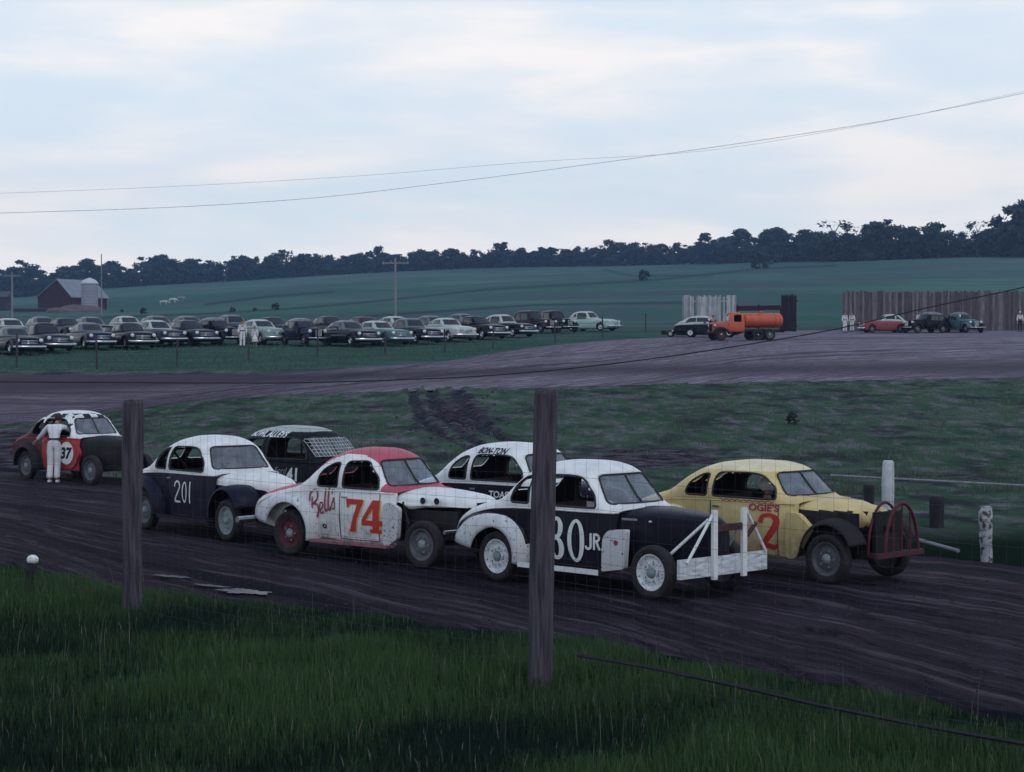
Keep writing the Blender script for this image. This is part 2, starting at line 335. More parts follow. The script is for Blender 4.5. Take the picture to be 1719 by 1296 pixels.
def dirtmat(name, c1, c2, c3, wet=None):
    m = bpy.data.materials.new(name); m.use_nodes = True
    nt = m.node_tree; N = nt.nodes; L = nt.links; b = N['Principled BSDF']; b.inputs['Roughness'].default_value = .9; b.inputs['Specular IOR Level'].default_value = .06
    A = []
    for nm in ('tu', 'tv', 'dark'):
        a = N.new('ShaderNodeAttribute'); a.attribute_name = nm; A.append(a.outputs['Fac'])
    def nz(sx, sy, det=6, rough=.6, off=0):
        cb = N.new('ShaderNodeCombineXYZ')
        for i, (s, k) in enumerate(((A[0], sx), (A[1], sy))):
            q = N.new('ShaderNodeMath'); q.operation = 'MULTIPLY'; q.inputs[1].default_value = k; L.new(s, q.inputs[0]); L.new(q.outputs[0], cb.inputs[i])
        cb.inputs[2].default_value = off
        n = N.new('ShaderNodeTexNoise'); n.inputs['Scale'].default_value = 1; n.inputs['Detail'].default_value = det; n.inputs['Roughness'].default_value = rough; L.new(cb.outputs[0], n.inputs['Vector']); return n.outputs[0]
    def rg(s, a, b_, c=0, d=1):
        r = N.new('ShaderNodeMapRange'); r.inputs['From Min'].default_value = a; r.inputs['From Max'].default_value = b_; r.inputs['To Min'].default_value = c; r.inputs['To Max'].default_value = d; L.new(s, r.inputs[0]); return r.outputs[0]
    def mix(f, a, b_):
        q = N.new('ShaderNodeMix'); q.data_type = 'RGBA'; L.new(f, q.inputs[0])
        for i, s in ((6, a), (7, b_)):
            if isinstance(s, tuple): q.inputs[i].default_value = (*s, 1)
            else: L.new(s, q.inputs[i])
        return q.outputs[2]
    st = nz(.28, .95, 9, .70)
    c = mix(rg(st, .36, .62), c1, c2)
    c = mix(rg(nz(.35, 2.8, 8, .68, 5), .50, .68), c, c3)
    c = mix(rg(nz(1.6, 2.6, 9, .78, 9), .50, .64), c, tuple(x*.65 for x in c1)); c = mix(rg(nz(9, 11, 5, .75, 14), .60, .72), c, c2); c = mix(rg(nz(.05, .35, 4, .5, 21), .54, .66), c, c1)
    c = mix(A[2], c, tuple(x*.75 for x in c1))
    L.new(c, b.inputs['Base Color'])
    L.new(rg(st, .3, .45, .55, .92), b.inputs['Roughness'])
    bp = N.new('ShaderNodeBump'); bp.inputs['Strength'].default_value = 1; bp.inputs['Distance'].default_value = .09
    ad = N.new('ShaderNodeMath'); ad.operation = 'ADD'; L.new(nz(.6, 7, 6, .65, 2), ad.inputs[0]); L.new(nz(6, 8, 6, .7, 3), ad.inputs[1]); L.new(ad.outputs[0], bp.inputs['Height'])
    L.new(bp.outputs[0], b.inputs['Normal']); return m
def resample(P, n):
    P = [Vector(p) for p in P]; d = [0]
    for a, b in zip(P, P[1:]): d.append(d[-1]+(b-a).length)
    fs = [interp([(dd, p[i]) for dd, p in zip(d, P)]) for i in range(2)]
    return [Vector((fs[0](d[-1]*k/n), fs[1](d[-1]*k/n))) for k in range(n+1)], d[-1]
def strip(name, top, bot, n, m, mt, lift, jit, label, darkfn=None, rut=0, jt=None):
    T, _ = resample([gp(*p).to_2d() for p in top], n); Bt, LB = resample([gp(*p).to_2d() for p in bot], n)
    V = []; tu = []; tv = []; dk = []
    s = 0
    for i in range(n+1):
        a, b = T[i], Bt[i]; s = LB*i/n
        wd = (b-a).length; dr = (b-a)/max(wd, 1e-6)
        ja = jit*(noise.fractal((a.x*.5, a.y*.5, 2), 1, 2, 5)); jb = jit*(noise.fractal((b.x*.5, b.y*.5, 7), 1, 2, 5))
        a = a+dr*ja; b = b+dr*jb
        for j in range(m+1):
            t = j/m; p = a.lerp(b, t); z = tz(p.x, p.y)+lift
            ed = min(t, 1-t)*m
            z += rut*(noise.noise((s*.05, t*wd*1.1, 4))*.6+noise.noise((s*.15, t*wd*3, 8))*.35) * min(ed, 1) - (0.05 if ed == 0 else 0)
            V.append((p.x, p.y, z)); tu.append(s); tv.append(t*wd); dk.append(darkfn(CX+F*p.x/p.y, HY+F*(H-z)/p.y) if darkfn else 0)
    Fc = [(i*(m+1)+j, (i+1)*(m+1)+j, (i+1)*(m+1)+j+1, i*(m+1)+j+1) for i in range(n) for j in range(m)]
    o = obj(name, V, Fc, mt, smooth=True); tag(o, label, None, None, 'structure')
    for nm, a in (('tu', tu), ('tv', tv), ('dark', dk)):
        at = o.data.attributes.new(nm, 'FLOAT', 'POINT'); at.data.foreach_set('value', np.array(a, dtype=np.float32))
    return o
NEARTOP = [(-500, 735), (0, 785), (300, 812), (700, 848), (1100, 890), (1450, 928), (1719, 958), (2300, 1030)]
NEARBOT = [(-500, 900), (0, 950), (200, 992), (400, 1015), (700, 1047), (1000, 1085), (1250, 1132), (1500, 1178), (1719, 1215), (2300, 1330)]
DM1 = dirtmat('damp_track_dirt', (.010, .009, .018), (.044, .033, .050), (.125, .10, .128))
DM2 = dirtmat('dry_track_dirt', (.082, .066, .098), (.235, .21, .26), (.53, .50, .57))
strip('near_track', NEARTOP, NEARBOT, 620, 110, DM1, .03, .45, 'dark rutted dirt race track carrying the lined up cars', rut=.085)
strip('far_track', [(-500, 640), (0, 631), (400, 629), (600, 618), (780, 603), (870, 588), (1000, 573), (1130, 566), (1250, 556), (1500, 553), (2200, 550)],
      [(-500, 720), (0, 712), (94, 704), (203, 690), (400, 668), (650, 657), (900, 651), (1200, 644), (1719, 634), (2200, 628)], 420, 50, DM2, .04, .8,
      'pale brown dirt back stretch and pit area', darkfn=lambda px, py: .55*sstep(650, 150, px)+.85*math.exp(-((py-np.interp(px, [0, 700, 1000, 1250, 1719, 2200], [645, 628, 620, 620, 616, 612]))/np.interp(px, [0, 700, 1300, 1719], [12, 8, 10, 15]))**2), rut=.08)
PUD = mat('puddle_water', (.045, .048, .075), rough=.2, spec=.22, var=.1)
def puddle(px, py, rx, ry, label):
    c = gp(px, py); n = 60; V = [(0, 0, 0)]
    hx = Vector((1, -.75, 0)).normalized(); hy = Vector((.75, 1, 0)).normalized()
    for k in range(n):
        t = 2*PI*k/n; r = 1+.45*noise.noise((math.cos(t)*1.5, math.sin(t)*1.5, px))+.5*noise.noise((math.cos(t)*5, math.sin(t)*5, py)); q = hx*math.cos(t)*rx*r+hy*math.sin(t)*ry*r; V.append((q.x, q.y, 0))
    o = obj('puddle', V, [(0, 1+k, 1+(k+1) % n) for k in range(n)], PUD, loc=(c.x, c.y, .052)); tag(o, label, None, None, 'structure')
for a in [(412, 1000, .42, .2, 'pale puddle at the left grass edge of the near track'), (288, 974, .32, .1, 'small puddle beside the left fence post'), (352, 990, .3, .08, 'thin puddle left of the largest puddle')]: puddle(*a)

# ------------------------------------------------------------------ grass
def grassmat(name, c1, c2, c3):
    m = bpy.data.materials.new(name); m.use_nodes = True
    nt = m.node_tree; N = nt.nodes; L = nt.links; b = N['Principled BSDF']; b.inputs['Roughness'].default_value = .7; b.inputs['Specular IOR Level'].default_value = .05
    a = N.new('ShaderNodeAttribute'); a.attribute_name = 'rnd'; cr = N.new('ShaderNodeValToRGB'); e = cr.color_ramp.elements
    e[0].color = (*c1, 1); e[1].color = (*c3, 1); e[1].position = 1; q = e.new(.55); q.color = (*c2, 1); q = e.new(.93); q.color = (*c2, 1)
    L.new(a.outputs['Fac'], cr.inputs[0]); L.new(cr.outputs[0], b.inputs['Base Color']); return m
def blades(name, P, hgt, wid, rnd, mt, label, cat, lean=.45, seg=2):
    n = len(P); ang = rng.uniform(0, 2*PI, n); la = rng.uniform(0, 2*PI, n); ll = rng.uniform(0, lean, n)*hgt
    dx, dy = np.cos(ang)*wid/2, np.sin(ang)*wid/2; lx, ly = np.cos(la)*ll, np.sin(la)*ll
    Z = np.zeros(n); z0 = P[:, 2]
    if seg == 2:
        V = np.stack([np.stack([P[:, 0]-dx, P[:, 1]-dy, z0-.02], 1), np.stack([P[:, 0]+dx, P[:, 1]+dy, z0-.02], 1),
                      np.stack([P[:, 0]+dx*.7+lx*.35, P[:, 1]+dy*.7+ly*.35, z0+hgt*.6], 1), np.stack([P[:, 0]-dx*.7+lx*.35, P[:, 1]-dy*.7+ly*.35, z0+hgt*.6], 1),
                      np.stack([P[:, 0]+lx, P[:, 1]+ly, z0+hgt], 1)], 1).reshape(-1, 3)
        k = 5; loops = np.array([0, 1, 2, 3, 3, 2, 4]); tot = np.array([4, 3])
    else:
        V = np.stack([np.stack([P[:, 0]-dx, P[:, 1]-dy, z0-.02], 1), np.stack([P[:, 0]+dx, P[:, 1]+dy, z0-.02], 1), np.stack([P[:, 0]+lx, P[:, 1]+ly, z0+hgt], 1)], 1).reshape(-1, 3)
        k = 3; loops = np.array([0, 1, 2]); tot = np.array([3])
    me = bpy.data.meshes.new(name); me.vertices.add(len(V)); me.vertices.foreach_set('co', V.astype(np.float32).ravel())
    lp = (loops[None, :]+np.arange(n)[:, None]*k).ravel(); lt = np.tile(tot, n); ls = np.concatenate([[0], np.cumsum(lt)[:-1]])
    me.loops.add(len(lp)); me.loops.foreach_set('vertex_index', lp.astype(np.int32)); me.polygons.add(len(lt)); me.polygons.foreach_set('loop_start', ls.astype(np.int32)); me.polygons.foreach_set('loop_total', lt.astype(np.int32))
    me.materials.append(mt); me.update(calc_edges=True)
    at = me.attributes.new('rnd', 'FLOAT', 'POINT'); at.data.foreach_set('value', np.repeat(rnd, k).astype(np.float32))
    o = bpy.data.objects.new(name, me); COL.objects.link(o); return tag(o, label, cat, None, 'stuff')
_eb = [gp(*p) for p in NEARBOT]; EX = np.array([p.x for p in _eb]); EY = np.array([p.y for p in _eb])
def edgeY(X): return np.interp(X, EX, EY)
def near_grass():
    n = 260000; Y = rng.uniform(13.6, 33, n); X = rng.uniform(-1, 1, n)*(Y*.29+.6)
    nzv = np.array([noise.noise((x*.9, y*.9, 0)) for x, y in zip(X, Y)]); nz2 = np.array([noise.noise((x*.28, y*.28, 5)) for x, y in zip(X, Y)])
    ed = edgeY(X)+.25*nzv
    keep = (Y < ed+.1) & (rng.uniform(0, 1, n) < .86+.6*nzv)
    X, Y, nzv, nz2, ed = X[keep], Y[keep], nzv[keep], nz2[keep], ed[keep]
    hh = (.15+.10*nzv+.09*nz2)*rng.uniform(.6, 1.35, len(X))*np.clip((ed-Y)/.8+.35, .35, 1)
    P = np.stack([X, Y, np.zeros(len(X))], 1)
    r = np.clip(rng.uniform(0, .55, len(X))+.95*nz2+.35*nzv+.12+.10*X/5, 0, .9); r[rng.uniform(0, 1, len(X)) < .022] = 1
    m_ = 420; ys = rng.uniform(15, 30, m_); xs = rng.uniform(-1, 1, m_)*ys*.27; k_ = ys < edgeY(xs)-.1; xs, ys = xs[k_], ys[k_]; P2 = np.stack([xs, ys, xs*0], 1)
    blades('dry_stalks', P2, rng.uniform(.25, .55, len(xs)), np.full(len(xs), .006), rng.uniform(.3, 1, len(xs)), grassmat('dry_stalk', (.05, .07, .04), (.12, .13, .09), (.22, .22, .18)), 'scattered tall dry stalks standing out of the verge grass', 'grass', lean=.35)
    blades('verge_grass', P, np.clip(hh, .04, .4), rng.uniform(.006, .013, len(X)), r, grassmat('verge_grass_blades', (.012, .027, .022), (.050, .098, .038), (.16, .17, .14)), 'tall dark green grass on the verge in front of the track', 'grass')
near_grass()
def infield_grass():
    n = 120000; Y = 44+44*rng.uniform(0, 1, n)**1.25; X = rng.uniform(-1, 1, n)*(Y*.27+1)
    px = CX+F*X/Y; z = np.array([zbase(y) for y in Y]); py = HY+F*(H-z)/Y
    top = np.interp(px, [0, 94, 203, 400, 650, 900, 1200, 1719], [712, 704, 690, 668, 657, 651, 644, 634]); bot = np.interp(px, [p[0] for p in NEARTOP], [p[1] for p in NEARTOP])
    nzv = np.array([noise.noise((x*.45, y*.45, 2)) for x, y in zip(X, Y)])
    mud = np.exp(-(((px-775)/85)**2+((py-700)/38)**2))+.85*np.exp(-(((px-40)/230)**2+((py-760)/50)**2))+.5*np.exp(-(((px-1080)/160)**2+((py-775)/30)**2))
    keep = (py > top+2) & (py < bot+2) & (rng.uniform(0, 1, n) < .45+1.3*nzv-mud*1.1)
    X, Y, z, nzv = X[keep], Y[keep], z[keep], nzv[keep]
    blades('infield_grass', np.stack([X, Y, z], 1), rng.uniform(.03, .12, len(X))*(1+nzv), rng.uniform(.012, .03, len(X)), np.clip(rng.uniform(0, .95, len(X))+nzv*.3, 0, 1),
           grassmat('infield_grass_blades', (.034, .068, .050), (.070, .112, .074), (.16, .16, .16)), 'short patchy grass on the track infield', 'grass', seg=1)
    m = 24000; Y = rng.uniform(98, 134, m); X = rng.uniform(-1, .35, m)*(Y*.27+1); px = CX+F*X/Y; z = np.array([zbase(y) for y in Y]); py = HY+F*(H-z)/Y
    top = np.interp(px, [0, 400, 600, 780, 870, 1000, 1130], [627, 625, 614, 600, 585, 570, 563]); keep = (py < top) & (px < 1120)
    X, Y, z = X[keep], Y[keep], z[keep]
    blades('strip_grass', np.stack([X, Y, z], 1), rng.uniform(.05, .22, len(X)), rng.uniform(.03, .06, len(X)), rng.uniform(0, .9, len(X)),
           grassmat('strip_grass_blades', (.042, .088, .070), (.072, .135, .098), (.16, .18, .17)), 'green grass strip between far track and parked cars', 'grass', seg=1)
infield_grass()
def clods():
    mb = MB(); B = MB(); B.ell((0, 0, 0), (1, 1, 1), nu=6, nv=4)
    for k in range(1750):
        if k < 1500:
            t = random.uniform(.02, 1.0); px = random.uniform(-20, 1740); yt = np.interp(px, [p[0] for p in NEARTOP], [p[1] for p in NEARTOP]); yb = np.interp(px, [p[0] for p in NEARBOT], [p[1] for p in NEARBOT]); py = yt+(yb-yt)*t; r = random.uniform(.006, .018)
        else:
            px = random.gauss(775, 42); py = random.gauss(705, 20); r = random.uniform(.015, .06)
            if not 655 < py < 765: continue
        g = gp(px, py); sc = Vector((random.uniform(.7, 1.5), random.uniform(.7, 1.5), random.uniform(.4, .9)))*r
        mb.add([(g.x+v[0]*sc.x, g.y+v[1]*sc.y, g.z+.05+v[2]*sc.z) for v in B.v], B.f)
    tag(mb.build('dirt_clods', mat('dirt_clod', (.04, .036, .05), rough=.95, var=.4)), 'loose clods of dirt strewn over track and ruts', 'dirt', None, 'stuff')
clods()

# ------------------------------------------------------------------ car building
def roundpoly(P, r=.06, k=5):
    out = []; n = len(P)
    for i in range(n):
        a, b, c = Vector(P[i-1]), Vector(P[i]), Vector(P[(i+1) % n]); rr = r[i] if isinstance(r, (list, tuple)) else r
        u = (a-b); v = (c-b); rr = min(rr, u.length*.48, v.length*.48); p, q = b+u.normalized()*rr, b+v.normalized()*rr
        for j in range(k+1): t = j/k; out.append(p.lerp(b, t).lerp(b.lerp(q, t), t))
    res = []
    for i in range(len(out)):
        a, b = out[i], out[(i+1) % len(out)]; m = max(1, int((b-a).length/.03))
        for j in range(m): res.append(a.lerp(b, j/m))
    return np.array([(p.x, p.y) for p in res])
def inside(poly, x, y):
    x0, y0 = poly[:, 0], poly[:, 1]; x1, y1 = np.roll(x0, -1), np.roll(y0, -1)
    c = ((y0 > y) != (y1 > y)); xi = (x1-x0)*(y-y0)/(y1-y0+1e-12)+x0; return (np.sum(c & (x < xi)) % 2) == 1
class Shell:
    def __init__(s, prof, x0, x1, dx=.03, nl=22, nu=36, bow=.13, bowx=(1.1, 1.75)):
        s.p = prof; s.bow = bow; s.bx = bowx; xs = np.linspace(x0, x1, int((x1-x0)/dx)+1); s.xs = xs; s.nl = nl; s.nu = nu
        rows = []
        for x in xs:
            half = [(s.yl(x, j/nl), s.zl(x, j/nl)) for j in range(nl)]
            zb, zt, wb, n = s.zb(x), s.zt(x), s.wb(x), s.p['n']
            for j in range(nu+1):
                t = PI/2*j/nu; half.append((wb*max(math.cos(t), 0)**(2/n), zb+(zt-zb)*math.sin(t)**(2/n)))
            row = [(-y, z) for y, z in half] + [(y, z) for y, z in half[-2::-1]]
            w = max(wb, .2); rows.append([(x - s.B(x)*min(1, (y/w)**2), y, z) for y, z in row])
        sd = random.uniform(0, 50)
        for row in rows:
            for k, (x, y, z) in enumerate(row):
                if z < 1.12 and abs(y) > .2: q = .014*max(0, noise.noise((x*2.1+sd, z*2.6, 1 if y > 0 else 5)))+.006*max(0, noise.noise((x*5+sd, z*5, 9))); row[k] = (x, y-math.copysign(q, y), z)
                elif z > 1.2: row[k] = (x, y, z-.008*max(0, noise.noise((x*2.2+sd, y*2.2, 4))))
        s.V = np.array(rows); s.m = s.V.shape[1]; s.tags = {}
        s.cut = {}
    def B(s, x): return s.bow*sstep(s.bx[0], s.bx[1], x)
    def zb(s, x): return s.p['zb'](x)
    def zt(s, x): return max(s.p['zt'](x), s.zb(x)+.004)
    def wb(s, x): return s.p['wb'](x)
    def zl(s, x, t): zs = s.p['zs'](x); return zs+(s.zb(x)-zs)*t
    def yl(s, x, t): ws = s.p['ws'](x); return ws+(s.wb(x)-ws)*t + .035*math.sin(PI*t)*(1 if s.wb(x) > .5 else .3)
    def side_y(s, x, z):
        x = x + s.B(x); zb = s.zb(x); zs = s.p['zs'](x)
        if z <= zb: return s.yl(x, max(0, (z-zs)/(zb-zs)))
        h = s.zt(x)-zb; q = min(1, (z-zb)/h); return s.wb(x)*max(0, 1-q**s.p['n'])**(1/s.p['n'])
    def front_x(s, y, z, lo, hi):
        def zz(x): h = s.zt(x)-s.zb(x); return s.zb(x)+h*max(0, 1-(abs(y)/s.wb(x))**s.p['n'])**(1/s.p['n'])
        for _ in range(30):
            m = (lo+hi)/2
            if (zz(m) > z) == (zz(lo+1e-4) > z) : lo = m
            else: hi = m
        return lo - s.B(lo)*(y/s.wb(lo))**2
    def hole(s, name, poly, plane, cond, thr=.0175):
        V = s.V; i0, i1 = poly.min(0)-.05, poly.max(0)+.05; a, b = (0, 2) if plane == 'xz' else (1, 2)
        A, Bp = poly, np.roll(poly, -1, axis=0); D = Bp-A; LL = (D**2).sum(1)+1e-12
        for i in range(V.shape[0]):
            for j in range(V.shape[1]):
                v = V[i, j]
                if not (i0[0] < v[a] < i1[0] and i0[1] < v[b] < i1[1] and cond(v)): continue
                q = np.array([v[a], v[b]]); t = np.clip(((q-A)*D).sum(1)/LL, 0, 1); C = A+D*t[:, None]; d = ((C-q)**2).sum(1); k = d.argmin()
                if d[k] < thr*thr: v[a], v[b] = C[k]
        for i in range(V.shape[0]-1):
            for j in range(s.m-1):
                c = (V[i, j]+V[i+1, j]+V[i, j+1]+V[i+1, j+1])/4
                if i0[0] < c[a] < i1[0] and i0[1] < c[b] < i1[1] and cond(c) and inside(poly, c[a], c[b]): s.cut[(i, j)] = name
    def extract(s, cond, capback=False, capfront=False):
        m = s.m; Fc = []; Cn = []
        for i in range(len(s.xs)-1):
            for j in range(m-1):
                c = (s.V[i, j]+s.V[i+1, j]+s.V[i, j+1]+s.V[i+1, j+1])/4
                if cond(s.cut.get((i, j)), j, c): Fc.append((i*m+j, (i+1)*m+j, (i+1)*m+j+1, i*m+j+1)); Cn.append(c)
        if capback: Fc.append(tuple(range(m))); Cn.append(s.V[0].mean(0))
        if capfront: k = (len(s.xs)-1)*m; Fc.append(tuple(range(k+m-1, k-1, -1))); Cn.append(s.V[-1].mean(0))
        used = sorted({q for f in Fc for q in f}); mp = {q: k for k, q in enumerate(used)}; W = s.V.reshape(-1, 3)
        return [W[q] for q in used], [tuple(mp[q] for q in f) for f in Fc], Cn
def conform(V, Fc, sh, sgn=-1, off=.006):
    bm = bmesh.new(); vs = [bm.verts.new((v[0], 0, v[1])) for v in V]
    for f in Fc:
        try: bm.faces.new([vs[i] for i in f])
        except Exception: pass
    xs = [v[0] for v in V]; zs = [v[1] for v in V]
    for lo, hi, ax in ((min(xs), max(xs), 0), (min(zs), max(zs), 2)):
        k = lo+.06
        while k < hi:
            co = [0, 0, 0]; co[ax] = k; no = [0, 0, 0]; no[ax] = 1
            bmesh.ops.bisect_plane(bm, geom=bm.verts[:]+bm.edges[:]+bm.faces[:], plane_co=co, plane_no=no); k += .06
    for v in bm.verts: v.co.y = sgn*(sh.side_y(v.co.x, v.co.z)+off)
    bm.verts.index_update(); R = [tuple(v.co) for v in bm.verts], [tuple(v.index for v in f.verts) for f in bm.faces]; bm.free(); return R
def ribbon(P, wd, k=6, curve=True):
    P = [Vector(p) for p in P]; Q = []; Wd = []
    W = wd if isinstance(wd, (list, tuple)) else [wd]*len(P)
    for i in range(len(P)-1):
        p0, p1, p2, p3 = P[max(i-1, 0)], P[i], P[i+1], P[min(i+2, len(P)-1)]
        for j in range(k if curve else 1):
            t = j/k if curve else 0
            Q.append(.5*((2*p1)+(p2-p0)*t+(2*p0-5*p1+4*p2-p3)*t*t+(3*p1-p0-3*p2+p3)*t**3) if curve else p1); Wd.append(W[i]*(1-t)+W[i+1]*t)
    Q.append(P[-1]); Wd.append(W[-1]); V = []; Fc = []
    for i, q in enumerate(Q):
        d = (Q[min(i+1, len(Q)-1)]-Q[max(i-1, 0)]).normalized(); nn = Vector((-d.y, d.x))
        V += [tuple(q+nn*Wd[i]/2), tuple(q-nn*Wd[i]/2)]
    Fc = [(2*i, 2*i+2, 2*i+3, 2*i+1) for i in range(len(Q)-1)]; return V, Fc
def textmesh(txt, size, x, z, shear=0, bold=0, sx=1):
    cu = bpy.data.curves.new('t', 'FONT'); cu.body = txt; cu.size = size; cu.shear = shear; cu.offset = bold; cu.resolution_u = 3
    o = bpy.data.objects.new('t', cu); COL.objects.link(o); bpy.context.view_layer.update()
    me = bpy.data.meshes.new_from_object(o.evaluated_get(bpy.context.evaluated_depsgraph_get()))
    V = [(x+v.co.x*sx, z+v.co.y) for v in me.vertices]; Fc = [tuple(p.vertices) for p in me.polygons]
    bpy.data.objects.remove(o); bpy.data.curves.remove(cu); bpy.data.meshes.remove(me); return V, Fc
def sidesign(name, items, sh, mt, parent, off=.006, label=None):
    V = []; Fc = []
    for v, f in items:
        a, b = conform(v, f, sh, -1, off); k = len(V); V += a; Fc += [tuple(i+k for i in q) for q in b]
    o = obj(name, V, Fc, mt, parent); 
    if label: o['label'] = label
    return o
def poly2(P): return [tuple(p) for p in P], [tuple(range(len(P)))]
def tf(item, x, z, sx, sz=None):
    sz = sz or sx; V, Fc = item; return [(x+v[0]*sx, z+v[1]*sz) for v in V], Fc

def wheel(parent, x, y, R=.355, wd=.17, rim=RIMD, hub=CHR, n=28, rr=.235, name='wheel', cap=.0):
    sg = -1 if y < 0 else 1; root = empty(name, (x, y, R)); root.parent = parent
    a = wd/2; T = MB()
    T.lathe([(rr, -a*.62), (rr+.02, -a*.85), (R*.86, -a), (R*.955, -a*.86), (R*.99, -a*.5), (R, 0), (R*.99, a*.5), (R*.955, a*.86), (R*.86, a), (rr+.02, a*.85), (rr, a*.62), (rr, -a*.62)], (0, 0, 0), n=n)
    T.build('tyre', RUB, root, True)
    r = MB(); o = sg
    r.lathe([(rr+.006, a*.80*o), (rr-.012, a*.84*o), (rr-.025, a*.5*o), (rr*.72, a*.30*o), (rr*.62, a*.45*o), (rr*.36, a*.62*o), (rr*.3, a*.5*o), (.0, a*.5*o)], (0, 0, 0), n=n)
    r.lathe([(rr+.004, -a*.8*o), (rr*.7, 0), (0, 0)], (0, 0, 0), n=n)
    r.build('rim', rim, root, True)
    h = MB(); h.lathe([(rr*.32, a*.5*o), (rr*.30, a*.78*o), (rr*.12, (a*.95+cap)*o), (0, (a*.97+cap)*o)], (0, 0, 0), n=max(8, n//2))
    if n > 16:
        for k in range(5): t = 2*PI*k/5; h.ell((rr*.5*math.cos(t), a*.58*o, rr*.5*math.sin(t)), (.016, .014, .016), nu=6, nv=4)
    h.build('hub', hub, root, True)
    return root
def fender(name, parent, cx, cz, ri, ro, yi, yo, mt, sg=-1, n=30, k=10, t0=-12, t1=196, zsplit=None):
    V = []
    for i in range(n+1):
        th = math.radians(t0+(t1-t0)*i/n); a = ri(math.degrees(th)); b = ro(math.degrees(th))
        for j in range(k+1):
            ph = PI/2*j/k; r = a+(b-a)*math.sin(ph); y = yi+(yo-yi)*math.cos(ph)**.8
            V.append((cx+math.cos(th)*r, sg*y, cz+math.sin(th)*r))
    Fc = [(i*(k+1)+j, i*(k+1)+j+1, (i+1)*(k+1)+j+1, (i+1)*(k+1)+j) for i in range(n) for j in range(k)]
    mi = [1 if zsplit and f[0] % (k+1) >= k*.58 and t0+(t1-t0)*(f[0]//(k+1))/n > 14 else 0 for f in Fc]
    return obj(name, V, Fc, [mt, INT] if not isinstance(mt, list) else mt+[INT], parent, True, mi, solid=.012 if sg > 0 else -.012, soff=9)

def coupe_prof(c=0., roof='coupe', hs=1.0, rb=0.):
    s = lambda P: interp([(x+c*sstep(-.3, .8, x)+rb*sstep(-1.0, -.1, x)*(1-sstep(.4, 1.5, x)), v) for x, v in P])
    if roof == 'coupe':
        zt = [(-1.25, .60), (-1.18, .72), (-1.05, .84), (-.85, .97), (-.6, 1.07), (-.35, 1.135), (-.18, 1.20), (-.04, 1.32), (.10, 1.47), (.28, 1.60), (.52, 1.685), (.85, 1.72), (1.2, 1.72), (1.47, 1.685), (1.64, 1.60), (1.81, 1.40), (1.98, 1.2), (2.05, 1.15), (2.3, 1.13)]
    else:
        zt = [(-1.35, .60), (-1.3, .75), (-1.15, .98), (-.9, 1.22), (-.6, 1.42), (-.25, 1.58), (.15, 1.69), (.6, 1.74), (1.1, 1.73), (1.44, 1.67), (1.62, 1.58), (1.80, 1.40), (1.98, 1.2), (2.05, 1.15), (2.3, 1.13)]
    zt = [(x, v if v < 1.15 else 1.15+(v-1.15)*hs) for x, v in zt]
    return dict(zt=s(zt), zb=s([(-1.35, .5), (-1.2, .56), (-1.0, .74), (-.6, .93), (-.2, 1.02), (.3, 1.055), (1.2, 1.07), (2.3, 1.07)]),
                wb=s([(-1.35, .30), (-1.2, .42), (-1.1, .5), (-.9, .59), (-.5, .67), (.2, .72), (.9, .745), (1.5, .735), (2.3, .62)]),
                ws=s([(-1.35, .28), (-1.2, .36), (-.6, .56), (0, .60), (.5, .64), (.75, .71), (1.5, .725), (2.3, .65)]),
                zs=s([(-1.35, .48), (-.8, .42), (.3, .30), (2.3, .30)]), n=2.7)
def hood_prof(hc, nose, zs, zn=1.08, wn=.30, wc=.60):
    return dict(zt=interp([(hc, 1.14), (hc+.4, 1.135), (nose-.5, zn+.02), (nose-.2, zn-.015), (nose-.06, zn-.08), (nose, zn-.2)]),
                zb=interp([(hc, .96), (nose-.3, .90), (nose, .72)]), wb=interp([(hc, wc), (hc+.5, wc*.86), (nose-.4, wn+.06), (nose-.15, wn-.04), (nose-.04, wn*.55), (nose, wn*.25)]),
                ws=interp([(hc, wc-.02), (nose-.4, wn+.05), (nose, wn*.3)]), zs=interp(zs), n=2.4)
def place(lx, ly, px, D, th, zoff=0):
    A = Vector(((px-CX)/F*D, D)); f = Vector((math.cos(th), -math.sin(th))); l = Vector((math.sin(th), math.cos(th)))
    o = A-f*lx-l*ly; return (o.x, o.y, tz(o.x, o.y)+.03+zoff), -th

